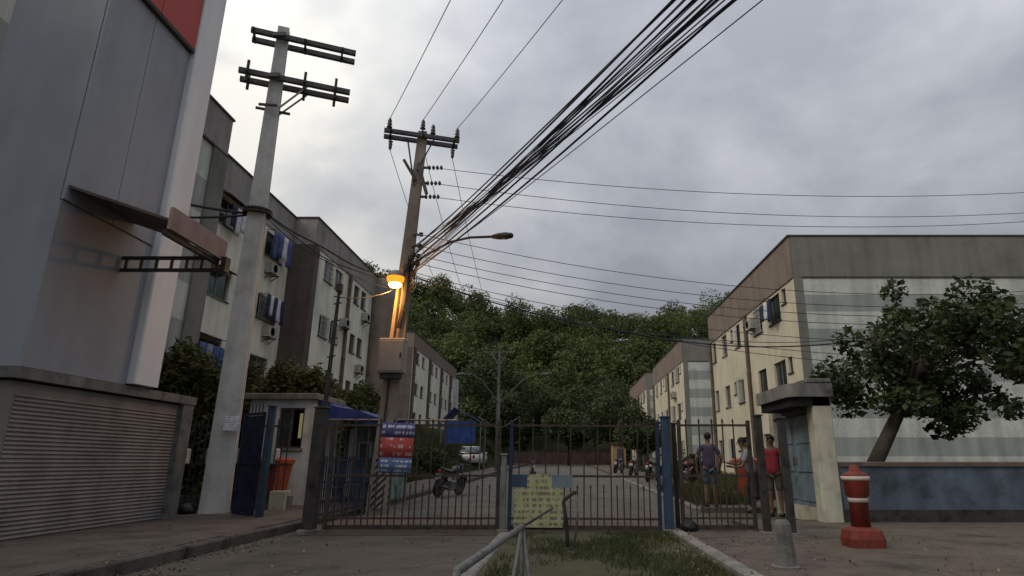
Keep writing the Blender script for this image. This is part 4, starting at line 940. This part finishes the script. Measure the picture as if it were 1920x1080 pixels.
for i in range(n): q.add([fr[i][0], fr[i+1][0], fr[i+1][1], fr[i][1]], [(0,1,2,3)])
o = q.build('tarp', 'tarp_navy', t); md = o.modifiers.new('thick', 'SOLIDIFY'); md.thickness = 0.008
q = MB(); q.tube([(-.05, .1, 1.96), (3.4, .1, 1.94)], .022, 8); q.build('front_pole', 'galvanised', t)
for x, y in ((1.8, .12), (1.8, 2.0), (.1, 2.0)): q = MB(); q.tube([(x, y, -.05), (x, y, 2.0)], .022, 8); q.build('leg', 'galvanised', t)
MB().cbox(1.62, 1.80, .02, .09, 1.98, 2.09, .02).build('flood_light', 'white_paint', t)
# teal painted hut wall seen through the railing
t = thing('painted_hut', 'teal and white painted hut under the blue tarpaulin', 'hut', (-5.9, 17.4, 0.17))
MB().box(0, 1.35, 0, 1.6, -.1, 1.85).build('wall', 'teal_paint', t); MB().box(-.05, 1.4, -.06, 1.65, 1.852, 1.93).build('roof', 'roof_sheet', t)
MB().box(.82, 1.22, -.03, -.002, 0, 1.72).build('door', 'door_blue', t); MB().box(.12, .32, -.02, -.002, .05, 1.80).build('white_stripe', 'white_paint', t)
q = MB(); q.box(.40, .72, -.03, -.002, .95, 1.45); wo = q.build('window', 'white_paint', t); MB().box(.43, .69, -.035, -.031, .98, 1.42).build('pane', 'glass_green', wo)
# far blue tarp tent
t = thing('tarp_tent', 'bright blue tarpaulin shelter on left verge far up the road', 'tent', (-7.2, 47.0, gz(-6, 47)))
q = MB(); q.prism([(-1.5, 3.6), (-0.6, 4.55), (1.4, 3.5), (1.4, 3.46), (-0.6, 4.50), (-1.5, 3.56)], -1.5, 1.5, 'y'); q.build('tarp', 'tarp_blue', t)
MB().box(-1.2, 1.0, -1.52, -1.501, 2.0, 3.55).build('side_sheet', 'tarp_blue', t)
for x, y in ((-1.45, -1.45), (1.35, -1.45), (-1.45, 1.45), (1.35, 1.45)): q = MB(); q.tube([(x, y, -.3), (x, y, 3.56)], .04, 8); q.build('leg', 'galvanised', t)

# ------------------------------------------------------------------ right gate portal
t = thing('gate_portal', 'stained concrete portal with canopy and blue double door at right', 'portal', (4.78, 12.0, 0.04))
MB().cbox(-.04, .32, 0, .34, -.1, 2.36, .02).build('column', 'dirty_cream', t)
MB().box(0, .26, .341, 2.5, -.1, .22).build('base_wall', 'dirty_cream', t); MB().box(0, .26, .341, 2.5, 1.98, 2.2).build('beam', 'concrete_stain', t); MB().box(0, .26, 2.5, 2.75, -.1, 2.36).build('far_pier', 'dirty_cream', t)
for y in (.36, 1.43):
    dd = MB().cbox(.06, .11, y, y+1.05, .225, 1.97, .004).build('door_leaf', 'door_blue', t)
    for k in range(3): MB().box(.04, .058, y+.08, y+.97, .32+k*.55, .78+k*.55).build('panel', 'door_blue', dd)
    MB().box(.03, .06, y+.04 if y > 1 else y+.93, y+.12 if y > 1 else y+1.01, 1.0, 1.16).build('handle', 'galvanised', dd)
MB().box(.12, .2, .36, 2.48, .225, 1.97).build('backing', 'painted_shade', t)
cn = MB(); prof = []
for k in range(7): a = math.pi/2*k/6; prof.append((-.50+.22-.22*math.sin(a)*1.0, -.08+.22-.22*math.cos(a)))
poly = [(.34, -.08)] + [(.34, 1.95), (-.50, 1.95)] + prof[::-1]
cn.prism(poly, 2.25, 2.50, 'z'); cn.build('canopy', 'concrete_stain', t)
MB().prism([(.30, 0.0), (.30, 1.9), (-.42, 1.9), (-.42, .12), (-.3, 0.0)], 2.08, 2.247, 'z').build('soffit', 'painted_shade', t)  # underside blackened to paint in the shade below the canopy
MB().cbox(-.12, .36, -.03, 2.8, 2.525, 2.60, .02).build('cap_slab', 'concrete_stain', t)
t = thing('low_wall', 'low blue painted wall with brown coping beside the gate portal', 'wall', (5.12, 12.05, 0.04))
MB().box(0, 6.0, 0, .15, -.1, .98).build('wall', 'wall_blue', t); MB().cbox(-.0, 6.05, -.04, .19, .982, 1.06, .015).build('coping', 'pipe_brown', t); MB().box(.0, 6.0, -.012, -.001, -.1, .22).build('plinth', 'post_dark', t)

# ------------------------------------------------------------------ barrier rail on the grass island
t = thing('guard_rail', 'low grey pipe rail on splayed legs beside the grass island', 'guard rail', (0, 0, 0))
q = MB(); q.tube([(-.405, 2.6, .68), (-.27, 4.45, .67)], .019, 10); q.build('rail', 'rail_grey', t, True)
q = MB(); q.tube([(-.27, 4.45, .67), (-.20, 5.3, .66), (-.1, 6.6, .645)], .010, 8); q.build('tie_rod', 'post_dark', t, True)
for a in ((-.37, 4.20), (-.27, 4.62), (-.15, 4.34)): q = MB(); q.tube([(-.27, 4.45, .67), (a[0], a[1], 0.0)], .014, 8); q.build('leg', 'rail_grey', t, True)
for a in ((-.52, 2.5), (-.28, 2.7)): q = MB(); q.tube([(-.405, 2.6, .68), (a[0], a[1], 0.0)], .014, 8); q.build('leg', 'rail_grey', t, True)
t = thing('bent_post', 'bent dark steel post with angled top on the grass island', 'post', (0.07, 8.3, 0.05))
q = MB(); q.tube([(0, 0, -.1), (-.02, 0, .3), (-.06, 0, .55), (-.055, 0, .58), (.0, 0, .62), (.08, .0, .68), (.10, 0, .66)], .024, 8); q.build('shaft', 'post_dark', t, True)
q = MB(); q.tube([(.10, 0, .67), (.12, .02, .40), (.06, .03, -.05)], .014, 8); q.build('stay', 'galvanised', t, True)
q = MB(); q.lathe([(.07, -.02), (.07, .015), (.02, .03)], (0, 0, 0), 10); q.build('foot_plate', 'post_dark', t)
t = thing('marker_post', 'pale tapered concrete marker post at bottom right on red paving', 'post', (2.28, 6.9, 0.05))
q = MB(); q.loft([[(r*math.cos(a), r*math.sin(a), z) for a in [2*math.pi*k/10 for k in range(10)]] for r, z in ((.125, -.1), (.12, .03), (.095, .25), (.082, .42), (.06, .46))]); q.build('shaft', 'concrete_stain', t)
q = MB(); q.lathe([(.15, -.05), (.15, .02), (.128, .03)], (0,0,0), 12); q.build('collar', 'concrete_stain', t)

# ------------------------------------------------------------------ bins, delineator
def bin_(label, loc, rz, group='orange bins', bags=False):
    t = thing('wheeled_bin', label, 'bin', loc, rz, group)
    q = MB()
    rr = lambda wx, wy, z: [(-wx+.03,-wy,z),(wx-.03,-wy,z),(wx,-wy+.03,z),(wx,wy-.03,z),(wx-.03,wy,z),(-wx+.03,wy,z),(-wx,wy-.03,z),(-wx,-wy+.03,z)]
    q.loft([rr(.24,.24,.08), rr(.27,.28,.5), rr(.31,.33,.92), rr(.335,.355,.925), rr(.335,.355,.98)]); q.build('body', 'orange_plastic', t)
    q = MB(); q.loft([rr(.34,.37,.982), rr(.34,.37,1.01), rr(.28,.30,1.06)]); q.build('lid', 'orange_plastic', t)
    q = MB(); q.tube([(-.25,.38,.95), (-.25,.43,.97), (.25,.43,.97), (.25,.38,.95)], .016, 6); q.build('handle', 'orange_plastic', t)
    for x in (-.27, .27):
        q = MB(); q.lathe([(.02,-.03), (.10,-.03), (.105,0), (.10,.03), (.02,.03)], (x, .24, .105), 14, 'x'); q.build('wheel', 'rubber', t, True)
    return t
bin_('orange wheeled bin in front of the white guard booth', (-6.42, 14.35, 0.13), R(-8))
bin_('orange wheeled bin behind the footpath gate, between two people', (5.0, 17.4, gz(5, 17.4)+.1), R(10))
def sack(label, loc, r):
    p = MB(); prof = []
    n = 12; rings = []
    for k, (rr, z) in enumerate(((.7, 0), (1.0, .18), (1.05, .5), (.85, .9), (.45, 1.15), (.12, 1.28), (.22, 1.45))):
        rings.append([(r*rr*math.cos(2*math.pi*i/n)*(1+.10*math.sin(i*2.3+k*1.7)), r*rr*math.sin(2*math.pi*i/n)*(1+.10*math.cos(i*1.9+k)), r*z) for i in range(n)])
    p.loft(rings); o = p.build('rubbish_sack', 'plastic_bag', None, True); o.location = loc; tag(o, label, 'rubbish sack'); return o
sack('black rubbish sack at the foot of the blue gate post', (1.98, 10.42, 0.05), .14)
sack('dark rubbish sack at the foot of the tall concrete pole', (-7.25, 12.75, 0.13), .17)
o = MB().cbox(-.17, .17, -.14, .14, 0, .38, .01).build('cardboard_box', 'dirty_cream'); o.location = (-6.02, 14.0, .13); tag(o, 'brown cardboard box leaning at the orange bin by the booth', 'box')
t = thing('traffic_delineator', 'red orange plastic delineator with two white bands at right edge', 'delineator', (3.88, 8.65, 0.045))
q = MB(); q.loft([[(s*x, s*y, z) for x, y in ((-1,-.7),(-.7,-1),(.7,-1),(1,-.7),(1,.7),(.7,1),(-.7,1),(-1,.7))] for s, z in ((.22, 0), (.225, .10), (.20, .20), (.13, .24))]); q.build('base', 'red_plastic', t)
q = MB(); q.lathe([(.12, .235), (.115, .60), (.15, .63), (.155, .78), (.17, .80), (.17, .88), (.12, .91), (.07, .93), (.06, 1.0), (.02, 1.01)], (0,0,0), 18); q.build('body', 'red_plastic', t, True)
q = MB(); q.lathe([(.117, .54), (.124, .54), (.124, .595), (.117, .595)], (0,0,0), 18); q.build('reflective_band', 'reflective', t, True)
q = MB(); q.lathe([(.172, .815), (.178, .815), (.178, .865), (.172, .865)], (0,0,0), 18); q.build('reflective_band', 'reflective', t, True)

# ------------------------------------------------------------------ motorcycles
def motorcycle(label, paint):
    t = thing('motorcycle', label, 'motorcycle', (0,0,0), 0, 'parked motorcycles')
    for x, rw in ((0.64, .015), (-0.64, .02)):                # front, rear
        q = MB(); n = 22; rings = []
        for k in range(n):
            a = 2*math.pi*k/n; rings.append([(x+(.265+(.045)*math.cos(b_))*math.cos(a), .05*math.sin(b_), .31+(.265+.045*math.cos(b_))*math.sin(a)) for b_ in [2*math.pi*j/8 for j in range(8)]])
        q.loft(rings+[rings[0]], False); wh = q.build('wheel', 'rubber', t, True)
        q = MB(); q.lathe([(.20,-.02), (.235,-.025), (.235,.025), (.20,.02)], (x, 0, .31), 20, 'y'); q.lathe([(.03,-.06), (.045,-.05), (.045,.05), (.03,.06)], (x, 0, .31), 10, 'y')
        for k in range(6): a = math.pi*k/3; q.bar((x, 0, .31), (x+.21*math.cos(a), 0, .31+.21*math.sin(a)), .022)
        q.build('rim', 'chrome', wh)
        q = MB(); arc = [(x+.35*math.cos(a), 0, .31+.35*math.sin(a)) for a in [R(25+20*j) for j in range(7)]]
        q.loft([[(p[0], -.06, p[2]), (p[0], .06, p[2]), (p[0]+.0, .055, p[2]+.02), (p[0], -.055, p[2]+.02)] for p in arc]); q.build('mudguard', paint, t)
    for s in (-1, 1): q = MB(); q.tube([(.64, .075*s, .31), (.50, .075*s, .70), (.42, .075*s, .92)], .022, 8); q.build('fork', 'chrome', t, True)
    q = MB(); q.tube([(.42, 0, .88), (.2, 0, .55), (-.15, 0, .38), (-.3, 0, .55), (-.1, 0, .74), (.36, 0, .84)], .025, 8); q.tube([(-.25, .07, .45), (-.64, .09, .31)], .022, 8); q.tube([(-.25, -.07, .45), (-.64, -.09, .31)], .022, 8); q.build('frame', 'bike_black', t, True)
    q = MB(); q.loft([[(x, wy*math.cos(a), z+hh*math.sin(a)) for a in [2*math.pi*k/12 for k in range(12)]] for x, wy, z, hh in ((-.08, .07, .76, .06), (.02, .12, .80, .10), (.20, .14, .83, .11), (.34, .09, .83, .07), (.38, .03, .83, .03))]); q.build('fuel_tank', paint, t, True)
    q = MB(); q.loft([[(x, wy*math.cos(a), z+hh*math.sin(a)) for a in [2*math.pi*k/10 for k in range(10)]] for x, wy, z, hh in ((-.78, .07, .86, .03), (-.70, .12, .84, .05), (-.35, .13, .78, .06), (-.08, .09, .77, .05), (-.02, .05, .79, .03))]); q.build('seat', 'bike_black', t, True)
    q = MB(); q.cbox(-.12, .20, -.13, .13, .27, .50, .03); q.lathe([(.07, 0), (.085, .02), (.07, .04), (.085, .06), (.07, .08), (.085, .10), (.06, .13)], (.12, 0, .48), 10); q.build('engine', 'galvanised', t)
    q = MB(); q.tube([(.2, -.12, .40), (.15, -.14, .25), (-.3, -.16, .26), (-.75, -.17, .36)], [.022, .025, .04, .05], 8); q.build('exhaust', 'chrome', t, True)
    q = MB(); q.tube([(.30, -.36, 1.00), (.40, -.22, 1.02), (.41, 0, .96), (.40, .22, 1.02), (.30, .36, 1.00)], .014, 8); hb = q.build('handlebar', 'bike_black', t, True)
    for s in (-1, 1):
        q = MB(); q.tube([(.37, .24*s, 1.02), (.34, .30*s, 1.16)], .007, 5); q.lathe([(.01, 0), (.05, .01), (.05, .02), (.01, .025)], (.335, .32*s, 1.19), 10, 'x'); q.build('mirror', 'bike_black', hb)
    q = MB(); q.lathe([(.03, -.10), (.08, -.05), (.09, .0)], (.50, 0, .90), 14, 'x'); hl = q.build('headlight', 'bike_black', t, True)
    q = MB(); q.lathe([(.085, .002), (.06, .02), (.01, .03)], (.50, 0, .90), 14, 'x'); q.build('lens', 'lamp_lens', hl, True)
    MB().cbox(-.86, -.80, -.06, .06, .74, .82, .01).build('tail_light', 'tail_red', t); MB().box(-.84, -.83, -.09, .09, .56, .70).build('number_plate', 'paper', t)
    q = MB(); q.tube([(0, .12, .25), (.05, .32, .0)], .012, 6); q.build('kickstand', 'steel_dark', t)
    return t
mc0 = motorcycle('black motorcycle parked on the left before the kerb', 'bike_black')
mc0.location = (-3.6, 20.6, gz(-3.5, 20.4)); mc0.rotation_euler = (R(11), 0, R(70))
spots = [(4.0, 29.0, 62, 'bike_black', 'nearest parked motorcycle right of the road, first in row'), (4.25, 31.5, 75, 'bike_red', 'second parked motorcycle in the right-hand row'), (3.9, 36.0, 70, 'bike_black', 'third parked motorcycle in the right-hand row'),
         (3.6, 42.0, 66, 'bike_blue', 'farthest parked motorcycle in the right-hand row'), (-1.75, 36.0, 95, 'bike_black', 'motorcycle standing in mid road beyond the gate centre'), (5.0, 26.8, 50, 'bike_red', 'motorcycle parked on right pavement behind the blue gate post')]
for x, y, a, pm, lb in spots:
    c = copy_tree(mc0); c['label'] = lb; z = gz(x, y) + (0.10 if x > 3.1 else 0); c.location = (x, y, z); c.rotation_euler = (R(8), 0, R(a))
    for ch in c.children:
        if ch.name.split('.')[0] in ('fuel_tank', 'mudguard') and pm != 'bike_black':
            ch.material_slots[0].link = 'OBJECT'; ch.material_slots[0].material = M[pm]

# ------------------------------------------------------------------ white hatchback far up on the left
t = thing('parked_car', 'small white car parked on the left far up the road', 'car', (-7.2, 52, gz(-7.2, 52)+.05), R(84))
def carsec(x, wy, zb, zt, tw):
    return [(x,-wy,zb),(x,-wy*1.0,zb+(zt-zb)*.5),(x,-wy*tw,zt),(x,wy*tw,zt),(x,wy,zb+(zt-zb)*.5),(x,wy,zb)]
q = MB(); q.loft([carsec(-1.95,.70,.35,.72,.9), carsec(-1.85,.78,.24,.86,.93), carsec(-1.0,.83,.22,.92,.95), carsec(.7,.83,.22,.92,.95), carsec(1.6,.80,.24,.80,.92), carsec(1.95,.68,.32,.62,.9)]); q.build('body', 'car_white', t, True)
q = MB(); q.loft([carsec(-1.75,.74,.88,1.0,.9), carsec(-1.35,.76,.90,1.42,.78), carsec(.1,.76,.90,1.46,.78), carsec(.95,.74,.88,.95,.9)]); q.build('cabin', 'glass', t, True)
MB().cbox(-1.30, .12, -.58, .58, 1.43, 1.49, .03).build('roof', 'car_white', t)
for x in (-1.2, 1.25):
    for s in (-1, 1):
        q = MB(); q.lathe([(.10,-.09), (.27,-.09), (.30,-.05), (.30,.05), (.27,.09), (.10,.09)], (x, .76*s, .30), 18, 'y'); wh = q.build('wheel', 'rubber', t, True)
        q = MB(); q.lathe([(.05,.0), (.19,.0), (.19,.02), (.05,.03)], (x, .76*s+(.085 if s > 0 else -.105), .30), 14, 'y'); q.build('rim', 'chrome', wh)
for s in (-1, 1):
    MB().cbox(1.78, 1.90, .40*s-.14, .40*s+.14, .55, .70, .02).build('headlight', 'lamp_lens', t); MB().cbox(-1.97, -1.88, .52*s-.10, .52*s+.10, .60, .82, .02).build('tail_light', 'tail_red', t)
    MB().cbox(.62, .78, .86*s-.09, .86*s+.09, .92, 1.05, .02).build('mirror', 'car_white', t)
MB().box(-1.965, -1.955, -.22, .22, .44, .56).build('number_plate', 'paper', t)

# ------------------------------------------------------------------ people
def skin(name, verts, edges, rad, m, parent, root=0, sub=2):
    me = bpy.data.meshes.new(name); me.from_pydata(verts, edges, []); me.materials.append(M[m])
    o = bpy.data.objects.new(name, me); C.objects.link(o); o.parent = parent
    o.modifiers.new('skin', 'SKIN'); o.modifiers['skin'].use_smooth_shade = True
    if not me.skin_vertices:
        bm = bmesh.new(); bm.from_mesh(me); bm.verts.layers.skin.verify(); bm.to_mesh(me); bm.free()
    for i, r in enumerate(rad):
        sv_ = me.skin_vertices[0].data[i]; sv_.radius = (r, r) if not isinstance(r, tuple) else r; sv_.use_root = (i == root)
    s = o.modifiers.new('sub', 'SUBSURF'); s.levels = sub; s.render_levels = sub
    return o
def person(label, loc, rz, arms, legs, bend=0.0, shirt='shirt_purple', pants='denim', pants_to='knee', size=0.94):
    """faces -Y locally; arms/legs give joints"""
    t = thing('person', label, 'person', loc, rz); t.scale = (size,)*3
    V, E, Rd = [], [], []
    def add(p, r, par=None):
        V.append(Vector(p)); Rd.append(r)
        if par is not None: E.append((par, len(V)-1))
        return len(V)-1
    def tor(z, y=0.0): return (0, y - math.sin(bend)*max(0, z-.95), .95 + math.cos(bend)*(z-.95)) if z > .95 else (0, y, z)
    pel = add((0, 0.01, .95), (.155, .115))
    wst = add(tor(1.10), (.14, .10), pel); chs = add(tor(1.28), (.165, .115), wst); nb = add(tor(1.44), (.085, .075), chs); nk = add(tor(1.52, -.01), .052, nb)
    h0 = add(tor(1.57, -.02), (.065, .075), nk); h1 = add(tor(1.65, -.02), (.078, .095), h0); h2 = add(tor(1.725, -.01), (.06, .07), h1)
    hd = V[h1]
    sh = []
    for s in (-1, 1):
        p = tor(1.40); S = add((.175*s, p[1], p[2]), .058, nb)
        el, wr, hn = arms[0 if s < 0 else 1]
        e = add(el, .042, S); wv = add(wr, .028, e); hd_ = Vector(hn); pal = add(hd_, (.036, .020), wv)
        dirv = (hd_-Vector(wr)).normalized(); side = dirv.cross(Vector((0, 1, 0.2))).normalized()
        for k, (o_, ln) in enumerate(((-.030, .060), (-.010, .075), (.010, .070), (.028, .055))):
            b_ = hd_ + side*o_ + dirv*.03; f1 = add(b_ + dirv*ln*.5, .0095, pal); add(b_ + dirv*ln + Vector((0, -.015, 0)), .008, f1)
        th = add(hd_ - side*.045 + dirv*.005, .011, pal); add(hd_ - side*.058 + dirv*.045, .009, th)
        sh.append((S, e))
    lg = []
    for s, (kn, an, toe) in zip((-1, 1), legs):
        hp = add((.095*s, 0.01, .88), .088, pel); k_ = add(kn, .058, hp); cf = add(Vector(kn).lerp(Vector(an), .35)+Vector((0, .02, 0)), .052, k_); a_ = add(an, .038, cf); tt = add(toe, (.042, .03), a_)
        lg.append((hp, k_, a_))
    skin('body', [tuple(v) for v in V], E, Rd, 'skin', t, pel)
    # hair, ears, face
    q = MB(); rings = []
    for k in range(7):
        a = -.25 + (math.pi/2+.25)*k/6; rings.append([(.088*math.cos(a)*math.cos(b_), .108*math.cos(a)*math.sin(b_)+.006, .10*math.sin(a)) for b_ in [2*math.pi*j/14 for j in range(14)]])
    q.loft(rings); hr = q.build('hair', 'hair', t, True); hr.location = hd + Vector((0, .016, .028)); hr.rotation_euler = (R(-18)+bend, 0, 0)
    for s in (-1, 1):
        q = MB(); q.lathe([(.004, -.012), (.024, -.006), (.026, .006), (.006, .012)], (0, 0, 0), 8, 'x'); q.build('ear', 'skin', t, True).location = hd + Vector((.083*s, .005, -.012))
        q = MB(); q.lathe([(.002, -.006), (.011, -.002), (.011, .002), (.002, .006)], (0, 0, 0), 8, 'y'); q.build('eye', 'hair', t, True).location = hd + Vector((.032*s, -.094, .0))
    q = MB(); q.loft([[(-.011, -.09, .005), (.011, -.09, .005), (.0, -.096, .01)], [(-.02, -.088, -.04), (.02, -.088, -.04), (.0, -.122, -.036)]]); q.build('nose', 'skin', t, True).location = hd
    q = MB(); q.box(-.025, .025, -.094, -.085, -.066, -.058); q.build('mouth', 'shirt_red', t).location = hd
    # shirt
    sv2, se, sr = [tuple(V[pel]+Vector((0,0,-.10))), tuple(V[wst]), tuple(V[chs]), tuple(V[nb]+Vector((0,0,-.01)))], [(0,1),(1,2),(2,3)], [(.185,.148), (.172,.132), (.182,.132), (.095,.088)]
    for S, e in sh:
        i = len(sv2); sv2 += [tuple(V[S]), tuple(V[S].lerp(V[e], .75))]; se += [(3, i), (i, i+1)]; sr += [.074, .064]
    skin('shirt', sv2, se, sr, shirt, t, 0)
    pv, pe, pr = [tuple(V[pel]+Vector((0,0,.06)))], [], [(.172,.136)]
    for hp, k_, a_ in lg:
        i = len(pv); end = V[k_] if pants_to == 'knee' else V[a_]+Vector((0,0,.03))
        if pants_to == 'knee': pv += [tuple(V[hp]), tuple(V[hp].lerp(V[k_], .55)), tuple(V[hp].lerp(V[k_], 1.0))]; pr += [.105, .092, .084]; pe += [(0, i), (i, i+1), (i+1, i+2)]
        else: pv += [tuple(V[hp]), tuple(V[hp].lerp(V[k_], .55)), tuple(V[k_]), tuple(end)]; pr += [.105, .088, .074, .058]; pe += [(0, i), (i, i+1), (i+1, i+2), (i+2, i+3)]
    skin('shorts' if pants_to == 'knee' else 'trousers', pv, pe, pr, pants, t, 0)
    for hp, k_, a_ in lg:
        q = MB(); an = V[a_]; q.loft([[(x*sx, y, z) for x, sx in ((-.045, f), (.045, f), (.045, f), (-.045, f)) for _ in (0,)] for f, y, z in ()] or [[(-.042, .08, 0), (.042, .08, 0), (.042, .08, .06), (-.042, .08, .06)], [(-.048, -.05, 0), (.048, -.05, 0), (.044, -.05, .075), (-.044, -.05, .075)], [(-.045, -.17, 0), (.045, -.17, 0), (.03, -.17, .035), (-.03, -.17, .035)]])
        q.build('shoe', 'rubber', t, True).location = (an.x, an.y, an.z-.085)
    return t
stand = [((-.10, -.01, .50), (-.115, .02, .085), (-.13, -.13, .035)), ((.10, -.01, .50), (.115, .02, .085), (.13, -.13, .035))]
g1 = gz(3.4, 15.1)+.10
person('man seen from behind in purple-grey shirt and denim shorts, beyond the footpath gate', (3.42, 15.15, g1), R(172),
       [((-.30, .02, 1.14), (-.27, -.10, .92), (-.26, -.13, .84)), ((.31, .02, 1.15), (.30, -.06, .90), (.30, -.08, .82))], stand, 0.03, 'shirt_purple', 'denim', 'knee')
walk = [((-.09, -.12, .51), (-.10, -.05, .085), (-.11, -.20, .035)), ((.09, .06, .50), (.10, .24, .11), (.10, .12, .04))]
person('person in grey shirt and dark trousers bending toward the orange bin', (4.30, 14.7, 0.01), R(-100),
       [((-.26, -.28, 1.10), (-.20, -.48, 1.12), (-.18, -.56, 1.14)), ((.26, -.26, 1.06), (.20, -.44, 1.04), (.18, -.52, 1.05))], walk, 0.30, 'shirt_grey', 'trousers_dark', 'ankle')
person('person in red shirt and olive shorts between the two dark posts', (4.54, 14.0, 0.0), R(-30),
       [((-.29, -.02, 1.14), (-.24, -.22, 1.05), (-.19, -.29, 1.06)), ((.29, .0, 1.14), (.26, -.18, 1.00), (.22, -.26, 1.0))], stand, 0.05, 'shirt_red', 'shorts_olive', 'knee')
